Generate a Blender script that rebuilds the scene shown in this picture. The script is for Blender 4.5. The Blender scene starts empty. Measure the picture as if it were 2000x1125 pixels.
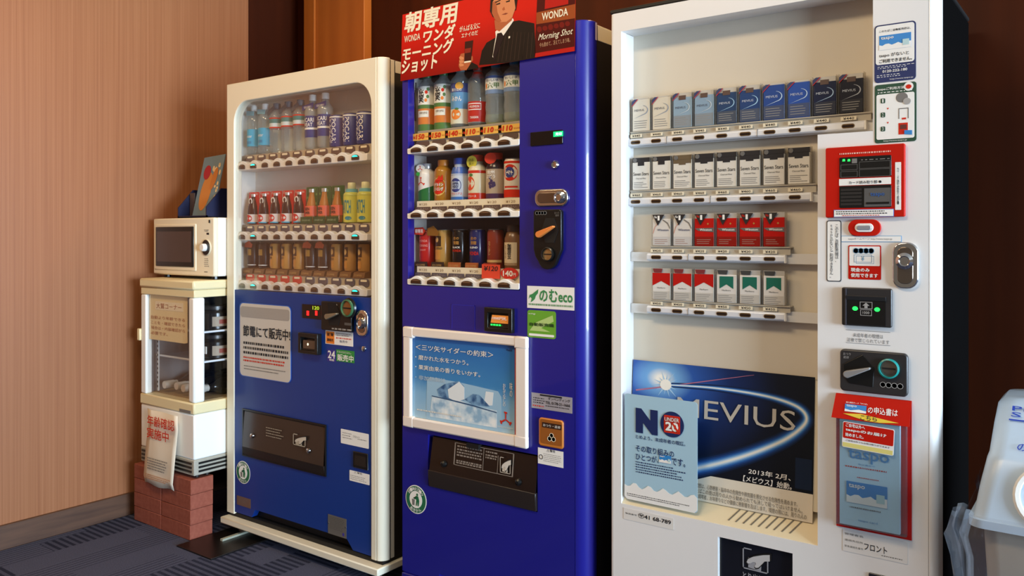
import bpy, bmesh, math, random
from math import sin, cos, pi, radians
from mathutils import Vector
random.seed(7)
S = bpy.context.scene
COL = S.collection
# ------------------------------------------------------------------ camera
TH = radians(36.5); SN, CS = sin(TH), cos(TH)
FPX, CXP, HYP, CAMZ = 1610.0, 1000.0, 465.0, 1.2
cam = bpy.data.cameras.new('camera'); cam.sensor_width = 36; cam.lens = 36*FPX/2000
cam.shift_y = -(562.5-HYP)/2000; cam.clip_start = .05
camo = bpy.data.objects.new('camera', cam); COL.objects.link(camo)
camo.location = (0, 0, CAMZ); camo.rotation_euler = (pi/2, 0, TH)
S.camera = camo
# ------------------------------------------------------------------ world, lights, exposure
S.view_settings.view_transform = 'Standard'; S.view_settings.look = 'None'
S.view_settings.gamma = 1; S.view_settings.use_curve_mapping = False
S.view_settings.exposure = 0.0
W = bpy.data.worlds.new('world'); S.world = W; W.use_nodes = True
bg = W.node_tree.nodes['Background']; bg.inputs[0].default_value = (1.0, .86, .72, 1); bg.inputs[1].default_value = .17
def area(name, loc, target, sx, sy, power, color, spread=180):
    l = bpy.data.lights.new(name, 'AREA'); l.shape = 'RECTANGLE'; l.size = sx; l.size_y = sy
    l.energy = power; l.color = color; l.spread = radians(spread)
    o = bpy.data.objects.new(name, l); COL.objects.link(o); o.location = loc
    o.rotation_euler = (Vector(target)-Vector(loc)).to_track_quat('-Z', 'Y').to_euler()
    return o
area('window_daylight', (6.5, .55, 1.15), (-2.5, 1.6, .9), 3.4, 2.2, 1150, (.62, .81, 1.0))
area('ceiling_lamp_front', (-1.2, .55, 2.62), (-1.25, 1.0, 0), .9, .35, 25, (1.0, .78, .50))
area('ceiling_lamp_left', (-2.55, .75, 2.62), (-2.55, 1.2, 0), .6, .35, 17, (1.0, .70, .36))
area('ceiling_lamp_niche_a', (-2.35, 2.52, 2.60), (-2.35, 2.62, 0), .25, .12, 5, (1.0, .62, .26))
area('ceiling_lamp_niche_b', (-1.0, 2.45, 2.60), (-1.0, 2.5, 0), .25, .12, 13, (1.0, .58, .20))

# ------------------------------------------------------------------ helpers
def lin(h):
    if isinstance(h, tuple): return (*h[:3], 1)
    h = h.lstrip('#'); r = []
    for i in (0, 2, 4):
        c = int(h[i:i+2], 16)/255
        r.append(c/12.92 if c <= .04045 else ((c+.055)/1.055)**2.4)
    return (*r, 1)
MATS = {}
def M(name, col='#808080', rough=.5, metal=0, emit=None, es=1.0, coat=0, spec=.5):
    if name in MATS: return MATS[name]
    if name.startswith(('print_', 'poster_', 'reader_', 'pack_red', 'holder_red', 'red_ink')): spec = .12
    m = bpy.data.materials.new(name); m.use_nodes = True
    b = m.node_tree.nodes['Principled BSDF']
    b.inputs['Base Color'].default_value = lin(col); b.inputs['Roughness'].default_value = rough
    b.inputs['Metallic'].default_value = metal; b.inputs['Specular IOR Level'].default_value = spec
    b.inputs['Coat Weight'].default_value = coat
    if emit:
        b.inputs['Emission Color'].default_value = lin(emit); b.inputs['Emission Strength'].default_value = es
    MATS[name] = m; return m
def N(m, t, **kw):
    n = m.node_tree.nodes.new(t)
    for k, v in kw.items():
        if hasattr(n, k): setattr(n, k, v)
        else: n.inputs[k].default_value = v
    return n
def LK(m, a, b): m.node_tree.links.new(a, b)
def ramp(m, fac, stops, interp='LINEAR'):
    r = N(m, 'ShaderNodeValToRGB'); r.color_ramp.interpolation = interp
    e = r.color_ramp.elements
    while len(e) < len(stops): e.new(.5)
    for i, (p, c) in enumerate(stops): e[i].position = p; e[i].color = lin(c)
    LK(m, fac, r.inputs[0]); return r.outputs[0]
def coords(m, scale=(1, 1, 1), kind='Object'):
    t = N(m, 'ShaderNodeTexCoord'); mp = N(m, 'ShaderNodeMapping')
    mp.inputs['Scale'].default_value = scale; LK(m, t.outputs[kind], mp.inputs[0]); return mp.outputs[0]
def grain(name, stops, scale, rough=.5, nscale=1.0, detail=5, coat=0, bump=0):
    m = M(name, rough=rough, coat=coat)
    n = N(m, 'ShaderNodeTexNoise'); n.inputs['Scale'].default_value = nscale; n.inputs['Detail'].default_value = detail
    LK(m, coords(m, scale), n.inputs['Vector'])
    b = m.node_tree.nodes['Principled BSDF']
    LK(m, ramp(m, n.outputs[0], stops), b.inputs['Base Color'])
    if bump:
        bp = N(m, 'ShaderNodeBump'); bp.inputs['Strength'].default_value = bump; bp.inputs['Distance'].default_value = .002
        LK(m, n.outputs[0], bp.inputs['Height']); LK(m, bp.outputs[0], b.inputs['Normal'])
    return m
def clear(name, tint='#ffffff', gloss=.08, rough=.03, haze=0.0, hazecol='#ffffff'):
    """thin clear sheet: mostly transparent, with a Fresnel-like sheen and optional milky haze"""
    if name in MATS: return MATS[name]
    m = bpy.data.materials.new(name); m.use_nodes = True; nt = m.node_tree; nt.nodes.clear()
    out = nt.nodes.new('ShaderNodeOutputMaterial'); tr = nt.nodes.new('ShaderNodeBsdfTransparent'); tr.inputs[0].default_value = lin(tint)
    gl = nt.nodes.new('ShaderNodeBsdfGlossy'); gl.inputs['Roughness'].default_value = rough
    lw = nt.nodes.new('ShaderNodeLayerWeight'); lw.inputs[0].default_value = .25
    mul = nt.nodes.new('ShaderNodeMath'); mul.operation = 'MULTIPLY_ADD'; mul.inputs[1].default_value = .18; mul.inputs[2].default_value = gloss
    nt.links.new(lw.outputs['Fresnel'], mul.inputs[0])
    mx = nt.nodes.new('ShaderNodeMixShader'); nt.links.new(mul.outputs[0], mx.inputs[0]); nt.links.new(tr.outputs[0], mx.inputs[1]); nt.links.new(gl.outputs[0], mx.inputs[2])
    last = mx
    if haze:
        df = nt.nodes.new('ShaderNodeBsdfDiffuse'); df.inputs[0].default_value = lin(hazecol)
        m2 = nt.nodes.new('ShaderNodeMixShader'); m2.inputs[0].default_value = haze
        nt.links.new(mx.outputs[0], m2.inputs[1]); nt.links.new(df.outputs[0], m2.inputs[2]); last = m2
    nt.links.new(last.outputs[0], out.inputs[0]); MATS[name] = m; return m

def wloc(o):
    v = Vector((0, 0, 0))
    while o is not None: v += o.location; o = o.parent
    return v
class MB:
    def __init__(s): s.v = []; s.f = []
    def add(s, vs, fs):
        k = len(s.v); s.v += [tuple(v) for v in vs]; s.f += [tuple(i+k for i in f) for f in fs]; return s
    def box(s, x0, x1, y0, y1, z0, z1):
        return s.add([(x, y, z) for x in (x0, x1) for y in (y0, y1) for z in (z0, z1)],
                     [(0, 1, 3, 2), (4, 6, 7, 5), (0, 4, 5, 1), (2, 3, 7, 6), (0, 2, 6, 4), (1, 5, 7, 3)])
    def _pr(s, a, b):
        n = len(a)
        return s.add(a+b, [tuple(range(n)), tuple(range(2*n-1, n-1, -1))]+[(i, (i+1) % n, n+(i+1) % n, n+i) for i in range(n)])
    def py(s, pts, y0, y1): return s._pr([(x, y0, z) for x, z in pts], [(x, y1, z) for x, z in pts])
    def pz(s, pts, z0, z1): return s._pr([(x, y, z0) for x, y in pts], [(x, y, z1) for x, y in pts])
    def px(s, pts, x0, x1): return s._pr([(x0, y, z) for y, z in pts], [(x1, y, z) for y, z in pts])
    def lathe(s, prof, cx=0, cy=0, cz=0, n=20, a0=0, a1=2*pi, axis='z'):
        full = abs(a1-a0-2*pi) < 1e-6; k = n if full else n+1; vs = []
        for r, z in prof:
            for i in range(k):
                a = a0+(a1-a0)*i/n; u, w = r*cos(a), r*sin(a)
                vs.append((cx+u, cy+w, cz+z) if axis == 'z' else ((cx+u, cy-z, cz+w) if axis == 'y' else (cx+z, cy+u, cz+w)))
        fs = []
        for j in range(len(prof)-1):
            for i in range(n if full else n):
                i2 = (i+1) % k if full else i+1
                fs.append((j*k+i, j*k+i2, (j+1)*k+i2, (j+1)*k+i))
        if full:
            if prof[0][0] > 1e-6: fs.append(tuple(range(k)))
            if prof[-1][0] > 1e-6: fs.append(tuple((len(prof)-1)*k+i for i in range(k)))
        return s.add(vs, fs)
    def tube(s, pts, r, n=8):
        P = [Vector(p) for p in pts]; vs = []; fs = []
        for i, p in enumerate(P):
            d = (P[min(i+1, len(P)-1)]-P[max(i-1, 0)]).normalized()
            u = d.cross(Vector((0, 0, 1)) if abs(d.z) < .9 else Vector((1, 0, 0))).normalized(); w = d.cross(u)
            for k in range(n): vs.append(p+u*(r*cos(2*pi*k/n))+w*(r*sin(2*pi*k/n)))
        for i in range(len(P)-1):
            for k in range(n): fs.append((i*n+k, i*n+(k+1) % n, (i+1)*n+(k+1) % n, (i+1)*n+k))
        fs += [tuple(range(n)), tuple((len(P)-1)*n+k for k in range(n))]
        return s.add(vs, fs)
    def mesh(s, name, mat, off=(0, 0, 0), smooth=False, flat=False):
        me = bpy.data.meshes.new(name)
        me.from_pydata([(x-off[0], y-off[1], z-off[2]) for x, y, z in s.v], [], s.f)
        if not flat:
            bm = bmesh.new(); bm.from_mesh(me)
            bmesh.ops.remove_doubles(bm, verts=bm.verts, dist=1e-6)
            bmesh.ops.recalc_face_normals(bm, faces=bm.faces); bm.to_mesh(me); bm.free()
        if mat: me.materials.append(mat)
        if smooth:
            me.shade_smooth(); me.set_sharp_from_angle(angle=radians(38))
        return me
    def build(s, name, mat, parent=None, bevel=0, smooth=False, seg=2, local=False, flat=False):
        off = wloc(parent) if (parent is not None and not local) else (0, 0, 0)
        o = bpy.data.objects.new(name, s.mesh(name, mat, off, smooth, flat)); COL.objects.link(o)
        if parent is not None: o.parent = parent
        if bevel:
            b = o.modifiers.new('bevel', 'BEVEL'); b.width = bevel; b.segments = seg; b.limit_method = 'ANGLE'; b.angle_limit = radians(40)
            o.data.shade_smooth(); o.data.set_sharp_from_angle(angle=radians(38))
        return o
def tag(o, label=None, cat=None, group=None, kind=None):
    if label: o['label'] = label
    if cat: o['category'] = cat
    if group: o['group'] = group
    if kind: o['kind'] = kind
    return o
def thing(name, label, cat, loc=(0, 0, 0), group=None, rot=None):
    o = bpy.data.objects.new(name, None); COL.objects.link(o); o.location = loc; o.empty_display_size = .05
    if rot: o.rotation_euler = rot
    return tag(o, label, cat, group)
def rr(x0, x1, z0, z1, r, n=5):
    pts = []
    for cx, cz, a in ((x1-r, z0+r, -pi/2), (x1-r, z1-r, 0), (x0+r, z1-r, pi/2), (x0+r, z0+r, pi)):
        for i in range(n+1):
            t = a+i*pi/2/n; pts.append((cx+r*cos(t), cz+r*sin(t)))
    return pts
def ell(cx, cz, rx, rz, n=24, a0=0, a1=2*pi):
    return [(cx+rx*cos(a0+(a1-a0)*i/n), cz+rz*sin(a0+(a1-a0)*i/n)) for i in range(n if abs(a1-a0-2*pi) < 1e-6 else n+1)]

class Face:
    """a vertical plane Y = const facing the room; photo measurements -> metres on that plane"""
    def __init__(s, Y): s.Y = Y
    def x(s, px): t = (px-CXP)/FPX; return s.Y*(t*CS-SN)/(CS+t*SN)
    def z(s, px, py): X = s.x(px); return CAMZ-(py-HYP)*(-X*SN+s.Y*CS)/FPX
    def p(s, px, py): return (s.x(px), s.z(px, py))
    def rect(s, pl, pt, pr, pb, ref=None):
        r = pl if ref is None else ref
        return s.x(pl), s.x(pr), s.z(r, pb), s.z(r, pt)
# decals: flat print a fraction of a millimetre proud of its surface
def poly(par, name, F, pts, mat, lift=.0004, th=.0004, local=False):
    return MB().py(pts, F.Y-lift-th, F.Y-lift).build(name, mat, par, local=local)
def sticker(par, name, F, r, mat, rad=0, lift=.0004, th=.0005, bevel=0):
    x0, x1, z0, z1 = r
    pts = rr(x0, x1, z0, z1, rad) if rad else [(x0, z0), (x1, z0), (x1, z1), (x0, z1)]
    return MB().py(pts, F.Y-lift-th, F.Y-lift).build(name, mat, par, bevel=bevel)
_tc = {}
def tgeo(s, bold=0, vert=False):
    k = (s, bold, vert)
    if k in _tc: return _tc[k]
    cu = bpy.data.curves.new('tmp', 'FONT'); cu.body = '\n'.join(s) if vert else s
    cu.resolution_u = 2; fat = bold if .011 < bold < .05 else 0; cu.offset = 0 if fat else bold
    if vert: cu.align_x = 'CENTER'; cu.space_line = .82
    o = bpy.data.objects.new('tmp', cu); me = o.to_mesh()
    vs = [(v.co.x, v.co.y) for v in me.vertices]; fs = [tuple(p.vertices) for p in me.polygons]
    o.to_mesh_clear(); bpy.data.objects.remove(o); bpy.data.curves.remove(cu)
    if fat:                                   # heavier stroke: overlaid shifted copies keep complex glyphs intact
        n0, v0, f0 = len(vs), vs, fs; vs, fs = [], []
        for q, (dx, dy) in enumerate(((-1, -1), (1, -1), (-1, 1), (1, 1), (0, 0))):
            vs += [(x+dx*fat*.9, y+dy*fat*.9) for x, y in v0]; fs += [tuple(i+q*n0 for i in f) for f in f0]
    xs = [v[0] for v in vs]; ys = [v[1] for v in vs]
    _tc[k] = (vs, fs, min(xs), max(xs), min(ys), max(ys)); return _tc[k]
def tput(mb, s, r, Y, bold=0, vert=False, shear=0):
    vs, fs, a, b, c, d = tgeo(s, bold, vert); x0, x1, z0, z1 = r; sx = (x1-x0)/(b-a); sz = (z1-z0)/(d-c)
    n0 = len(vs)//5 if .011 < bold < .05 else len(vs)
    return mb.add([(x0+(x-a)*sx+shear*(y-c)*sz, Y-(i//n0)*4e-5, z0+(y-c)*sz) for i, (x, y) in enumerate(vs)], fs)
def text(par, s, F, r, mat, bold=0, vert=False, lift=.0014, name='lettering', shear=0, local=False):
    return tput(MB(), s, r, F.Y-lift, bold, vert, shear).build(name, mat, par, local=local, flat=True)
def tcyl(par, s, R, z0, z1, w, mat, bold=0, vert=False, a0=0, name='lettering', local=True):
    """lettering wrapped round a cylinder of radius R centred on the thing's axis, facing the room"""
    vs, fs, a, b, c, d = tgeo(s, bold, vert); m = MB(); vv = []; n0 = len(vs)//5 if .011 < bold < .05 else len(vs)
    for i, (x, y) in enumerate(vs):
        t = a0+((x-a)/(b-a)-.5)*w/R; q = R+(i//n0)*4e-5; vv.append((q*sin(t), -q*cos(t), z0+(y-c)/(d-c)*(z1-z0)))
    return m.add(vv, fs).build(name, mat, par, local=local, flat=True)
def fine(par, F, r, rows, mat, lift=.0012, fill=.55, seed=1, name='fine_print', dash=.006):
    """rows of print too small to read: short irregular dashes"""
    rnd = random.Random(seed); m = MB(); x0, x1, z0, z1 = r; h = (z1-z0)/rows
    for i in range(rows):
        zc = z1-(i+.5)*h; x = x0; end = x1-(x1-x0)*(rnd.random()*.25 if rows > 1 else 0)
        while x < end:
            w = dash*(.35+rnd.random()*.8); m.add([(x, F.Y-lift, zc-h*fill/2), (min(x+w, x1), F.Y-lift, zc-h*fill/2), (min(x+w, x1), F.Y-lift, zc+h*fill/2), (x, F.Y-lift, zc+h*fill/2)], [(0, 1, 2, 3)])
            x += w+dash*.45
    return m.build(name, mat, par, flat=True)
def panel_holes(x0, x1, z0, z1, holes, y0, y1):
    """sheet with rectangular openings and their reveals"""
    m = MB(); xs = sorted({x0, x1, *[h[0] for h in holes], *[h[1] for h in holes]}); zs = sorted({z0, z1, *[h[2] for h in holes], *[h[3] for h in holes]})
    def hole(i, j):
        if i < 0 or j < 0 or i >= len(xs)-1 or j >= len(zs)-1: return True
        cx, cz = (xs[i]+xs[i+1])/2, (zs[j]+zs[j+1])/2
        return any(h[0] < cx < h[1] and h[2] < cz < h[3] for h in holes)
    for i in range(len(xs)-1):
        for j in range(len(zs)-1):
            if hole(i, j): continue
            a, b, c, d = xs[i], xs[i+1], zs[j], zs[j+1]
            m.add([(a, y0, c), (b, y0, c), (b, y0, d), (a, y0, d)], [(0, 1, 2, 3)])
            m.add([(a, y1, c), (b, y1, c), (b, y1, d), (a, y1, d)], [(3, 2, 1, 0)])
            for di, dj, p, q in ((-1, 0, (a, c), (a, d)), (1, 0, (b, c), (b, d)), (0, -1, (a, c), (b, c)), (0, 1, (a, d), (b, d))):
                if hole(i+di, j+dj): m.add([(p[0], y0, p[1]), (q[0], y0, q[1]), (q[0], y1, q[1]), (p[0], y1, p[1])], [(0, 1, 2, 3)])
    return m
ORD = ['first', 'second', 'third', 'fourth', 'fifth', 'sixth', 'seventh', 'eighth', 'ninth', 'tenth']
# ------------------------------------------------------------------ common materials
cream = M('cream_paint', '#eae2cc', .38, coat=.2)
white = M('white_paint', '#ece9e6', .35, coat=.2)
whitep = M('white_plastic', '#f0eee8', .35)
paper = M('white_paper', '#efece6', .7)
creamp = M('cream_label', '#e8dcc0', .6)
black = M('black_plastic', '#141312', .3)
blackm = M('black_matt', '#0b0a0a', .6)
ink = M('black_ink', '#1b1a20', .6)
greyink = M('grey_ink', '#77736f', .6)
redink = M('red_ink', '#d0301c', .6)
whiteink = M('white_ink', '#f2efe9', .6)
navyink = M('navy_ink', '#1b2a5e', .6)
chrome = M('chrome', '#d8d6d4', .12, 1)
steel = M('steel', '#9a9790', .35, .9)
brownbtn = M('brown_button', '#3a2416', .22)
brownlid = M('brown_button_lid', '#6b4e38', .2)
cyanled = M('cyan_led', '#20d8c0', .3, emit='#18e8c8', es=3.0)
greenled = M('green_led', '#20d040', .3, emit='#20f050', es=2.5)
redled = M('red_led', '#e02020', .3, emit='#ff1818', es=3.0)
glass = clear('clear_glass', '#ffffff', .008)
pet = clear('clear_bottle', '#f4f8f8', .06, .05, .16, '#dfeaea')
shellclear = clear('clear_case', '#f4f2ee', .05, .05, .06)
# ------------------------------------------------------------------ room shell
WX = -3.467; WY = 2.80; NY = 2.497
wood = grain('wood_veneer', [(.25, '#8a5433'), (.5, '#96603c'), (.75, '#a06a46')], (80, 80, .5), .42, 1.8, 6)
dark = grain('dark_wood', [(.3, '#2e0f03'), (.7, '#3e1705')], (9, 9, .6), .5, 1.2, 5)
dark.node_tree.nodes['Principled BSDF'].inputs['Specular IOR Level'].default_value = .12
pill = grain('pillar_wood', [(.3, '#9a5014'), (.7, '#a85c1c')], (12, 12, .5), .4, 1.2, 5)
base_m = grain('baseboard_wood', [(.3, '#452c1e'), (.7, '#5c3e2b')], (2, 3, 30), .5, 1.5, 5)
tag(MB().box(WX-.12, WX, -2.6, NY, 0, 2.7).build('wall_left', wood), 'pink-brown wood veneer wall with fine vertical grain', kind='structure')
tag(MB().box(WX-.12, WX+.002, NY, WY+.1, 0, 2.7).build('wall_niche', dark), 'dark brown wall section at the end of the veneer wall', kind='structure')
tag(MB().box(WX-.12, 7.4, WY, WY+.12, 0, 2.7).build('wall_back', dark), 'dark brown wooden wall behind the machines', kind='structure')
tag(MB().box(WX, WX+.012, -2.6, NY, 0, .096).build('baseboard_left', base_m, bevel=.003), 'brown baseboard along the veneer wall', kind='structure')
FW = Face(WY-.05)
pm = MB().box(FW.x(597), FW.x(711), WY-.05, WY, 0, 2.7)
po = tag(pm.build('trim_1', pill, bevel=.003), 'orange-brown wooden pillar strip on the dark back wall', kind='structure')
sm = MB().box(FW.x(597), FW.x(617), WY-.062, WY-.05, 0, 2.7).build('edge_batten', pill, po, bevel=.002)
tag(MB().box(WX-.12, 7.4, -2.6, WY+.12, 2.7, 2.8).build('ceiling', M('ceiling_white', '#d8cdbd', .8)), 'plain pale ceiling', kind='structure')
# carpet: blue-grey loop pile with bands of dark bars
car = M('carpet', rough=.95, spec=.1)
def carpet():
    m = car; b = m.node_tree.nodes['Principled BSDF']
    t = N(m, 'ShaderNodeTexCoord'); sp = N(m, 'ShaderNodeSeparateXYZ'); LK(m, t.outputs['Object'], sp.inputs[0])
    def mt(op, a, c=None, d=None):
        n = N(m, 'ShaderNodeMath'); n.operation = op
        for i, v in enumerate((a, c, d)):
            if v is None: continue
            if isinstance(v, (int, float)): n.inputs[i].default_value = v
            else: LK(m, v, n.inputs[i])
        return n.outputs[0]
    X, Y = sp.outputs[0], sp.outputs[1]
    bi = mt('FLOOR', mt('MULTIPLY_ADD', X, 1/.125, .3)); bj = mt('FLOOR', mt('MULTIPLY_ADD', Y, 1/.5, mt('MULTIPLY', bi, .37)))
    cv = N(m, 'ShaderNodeCombineXYZ'); LK(m, bi, cv.inputs[0]); LK(m, bj, cv.inputs[1])
    wn = N(m, 'ShaderNodeTexWhiteNoise'); wn.noise_dimensions = '2D'; LK(m, cv.outputs[0], wn.inputs['Vector'])
    rv = wn.outputs['Value']
    bars = mt('LESS_THAN', mt('FRACT', mt('MULTIPLY', Y, 1/.027)), .5)          # bars running along X
    lines = mt('LESS_THAN', mt('FRACT', mt('MULTIPLY', X, 1/.021)), .42)        # thin lines running along Y
    isb = mt('LESS_THAN', rv, .52); isl = mt('GREATER_THAN', rv, .74)
    dk = mt('MAXIMUM', mt('MULTIPLY', bars, isb), mt('MULTIPLY', mt('MULTIPLY', lines, isl), .75))
    nz = N(m, 'ShaderNodeTexNoise'); nz.inputs['Scale'].default_value = 260; nz.inputs['Detail'].default_value = 3; LK(m, t.outputs['Object'], nz.inputs['Vector'])
    f = mt('SUBTRACT', mt('MULTIPLY_ADD', nz.outputs[0], .5, mt('MULTIPLY_ADD', rv, .12, .22)), mt('MULTIPLY', dk, .30))
    LK(m, ramp(m, f, [(.0, '#141620'), (.2, '#292d40'), (.6, '#50546a'), (.9, '#75788e')]), b.inputs['Base Color'])
    bp = N(m, 'ShaderNodeBump'); bp.inputs['Strength'].default_value = .6; bp.inputs['Distance'].default_value = .004
    LK(m, f, bp.inputs['Height']); LK(m, bp.outputs[0], b.inputs['Normal'])
carpet()
tag(MB().box(WX-.12, 7.4, -2.6, WY+.12, -.05, 0).build('floor', car), 'blue-grey carpet tiles with bands of dark bars', kind='structure')
# black floor plate reaching out from under the drinks machine
tag(MB().box(-2.955, -2.725, 1.80, 2.45, .0005, .006).build('floor_plate', M('black_plate', '#191413', .35, .3), bevel=.001), 'flat black steel plate on the carpet beside the red bricks', 'plate')

# ------------------------------------------------------------------ bricks under the refrigerator
brickm = grain('red_brick', [(.3, '#87412f'), (.7, '#96503c')], (1, 1, 1), .8, 60, 4, bump=.15)
bx0 = -3.385; bw = .2095; bh = .0602
bname = ['bottom', 'second', 'third', 'top']
for c in range(4):
    for k in range(2):
        dx = (0, .004, .006, .009)[c] if k else (0, -.002, .001, 0)[c]
        m = MB().box(-bw/2+.0012, bw/2-.0012, -.0505, .0505, .0003, bh-.0006)
        b = m.build('brick', brickm, bevel=.0025)
        b.location = (bx0+bw*(k+.5)+dx*.6, 1.866+.0505, c*bh)
        tag(b, f'plain red brick in the {bname[c]} course, {"right, beside the black plate" if k and c == 0 else ("right-hand one, nearer the blue and white machine" if k else "left-hand one, nearer the veneer wall")}', 'brick', 'red bricks under the small refrigerator')
BT = 4*bh+.0003

# ------------------------------------------------------------------ small glass refrigerator
fx0, fx1, fy0, fy1 = -3.355, -2.962, 1.880, 2.30; fz0 = BT; fz1 = 1.03
FR = Face(fy0)
fr = thing('refrigerator', 'small cream glass-sided display refrigerator standing on red bricks', 'refrigerator', (-3.16, 2.09, BT))
fcream = M('fridge_cream', '#e4d4a8', .4); fwhite = M('fridge_white', '#f1efe9', .4)
for dx in (.03, -.03):
    for yy in (fy0+.035, fy0+.07):
        pass
for x in (fx0+.03, fx1-.03):
    for y in (fy0+.03, fy0+.075): MB().lathe([(.012, 0), (.012, .014)], x, y, fz0, 10).build('foot', black, fr)
vb = MB().box(fx0, fx1, fy0, fy1, fz0+.012, fz0+.075).build('vent_base', M('vent_grey', '#a8a294', .5), fr, bevel=.004)
for i in range(3):
    z = fz0+.024+i*.016
    m = MB().box(fx0+.01, fx0+.155, fy0-.003, fy0+.001, z, z+.008); m.build('vent_slat', black, vb)
    MB().box(fx0+.23, fx1-.015, fy0-.003, fy0+.001, z, z+.008).build('vent_slat', black, vb)
    MB().box(fx1-.001, fx1+.003, fy0+.02, fy1-.02, z, z+.008).build('vent_slat', black, vb)
MB().box(fx0, fx1, fy0, fy1, fz0+.075, .497).build('lower_body', fwhite, fr, bevel=.006)
MB().box(fx0-.003, fx1+.003, fy0-.003, fy1, .497, .542).build('sill', fcream, fr, bevel=.006)
MB().box(fx0-.004, fx1+.004, fy0-.006, fy1, .992, fz1).build('top_cover', fcream, fr, bevel=.008)
MB().box(fx0, fx1, fy0, fy1, .962, .992).build('top_rail', fcream, fr, bevel=.003)
MB().box(fx0, fx0+.038, fy0, fy0+.03, .542, .962).build('door_post', fwhite, fr, bevel=.005)
MB().box(fx1-.04, fx1, fy0, fy0+.05, .542, .962).build('door_post', fwhite, fr, bevel=.008)
MB().box(fx1-.03, fx1, fy1-.03, fy1, .542, .962).build('rear_post', fwhite, fr, bevel=.003)
MB().box(fx0, fx0+.03, fy1-.03, fy1, .542, .962).build('rear_post', fwhite, fr, bevel=.003)
dim = M('fridge_inside', '#6e6662', .6)
MB().box(fx0+.03, fx1-.03, fy1-.02, fy1-.01, .542, .962).build('back_panel', dim, fr)
MB().box(fx0+.002, fx0+.008, fy0+.03, fy1-.03, .542, .962).build('side_panel', dim, fr)
fg = clear('fridge_glass', '#ffffff', .012)
MB().box(fx0+.038, fx1-.04, fy0+.008, fy0+.012, .542, .962).build('front_glass', fg, fr)
MB().box(fx1-.006, fx1-.002, fy0+.05, fy1-.03, .542, .962).build('side_glass', fg, fr)
MB().box(fx0-.018, fx0+.002, fy0-.008, fy0+.022, .765, .815).build('door_handle', fcream, fr, bevel=.003)
rk = MB().box(fx0+.05, fx0+.058, fy0+.045, fy0+.050, .55, .80).build('shelf_track', M('track_white', '#cfcfce', .4), fr)
for i in range(12): MB().box(fx0+.052, fx0+.056, fy0+.0435, fy0+.045, .565+i*.019, .574+i*.019).build('slot', blackm, rk)
wire = M('shelf_white', '#d5dbe4', .4)
for z in (.70, .82):
    sh = MB().box(fx0+.03, fx1-.012, fy0+.055, fy1-.03, z-.004, z-.001).build('shelf', clear('shelf_sheet', '#c8ccd4', .05, .2, .25), fr)
    MB().tube([(fx0+.03, fy0+.055, z), (fx1-.012, fy0+.055, z), (fx1-.012, fy1-.03, z)], .0045).build('shelf_rim', wire, sh, smooth=True)
MB().box(fx0+.02, fx1-.02, fy0+.045, fy1-.03, .5425, .5445).build('floor_tray', M('tray_tan', '#9a835c', .5), fr)
MB().box(FR.x(352), FR.x(374), fy0-.0042, fy0-.003, .5, .512).build('name_plate', greyink, fr)
# paper notice inside the glass door
nf = Face(fy0+.0135)
nx0, nx1 = max(nf.x(292), fx0+.0388), nf.x(366); nz1 = .9605; nz0 = nf.z(292, 662)
nt = thing('paper_notice', 'tan handwritten paper notice hung behind the refrigerator glass', 'notice', (nx0, fy0+.0135, nz0))
MB().py([(nx0, nz0), (nx0+.12, nz0+.0005), (nx1-.02, nz0), (nx1, nz0+.004), (nx1, nz1), (nx0, nz1)], fy0+.0135, fy0+.0145).build('sheet', M('tan_paper', '#efd9a4', .8), nt)
lg = M('faded_red_ink', '#b06a4a', .8)
sticker(nt, 'title_patch', nf, (nx0+.045, nx1-.03, nz1-.06, nz1-.025), M('pale_patch', '#f4e4c0', .8))
text(nt, '大鷲コーナー', nf, (nx0+.055, nx1-.04, nz1-.055, nz1-.032), lg, lift=.0015)
for i, s in enumerate(('自動より年齢できる', 'ことを・確認できたら', '場合は・内容確認がら', '必要です。')):
    w = (nx1-nx0-.03)*(.5 if i == 3 else 1)
    text(nt, s, nf, (nx0+.015, nx0+.015+w, nz1-.10-i*.022, nz1-.086-i*.022), lg, lift=.0015)
# bottles lying in the bottom of the refrigerator
for i in range(4):
    cx = fx0+.095+i*.070; yb = fy0+.062+.012*(i % 2)
    t = thing('lying_bottle', f'{ORD[i]} dark bottle from the left lying neck-out on the refrigerator floor', 'bottle', (cx, yb, .5447+.034), 'bottles lying in the refrigerator')
    MB().lathe([(.0135, 0), (.0135, .03), (.0125, .05), (.016, .07), (.034, .105), (.034, .30), (.03, .31), (0, .31)], 0, 0, 0, 16, axis='y').build('bottle_body', M('dark_glass', '#15110d', .12), t, smooth=True, local=True)
    MB().lathe([(0, -.012), (.0155, -.012), (.0165, -.006), (.0165, .03), (.0145, .034), (.0145, .045)], 0, 0, 0, 16, axis='y').build('cap', M('silver_foil', '#cfcac2', .35, .3), t, smooth=True, local=True)
    for c in t.children: c.scale = (1, -1, 1)
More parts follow.
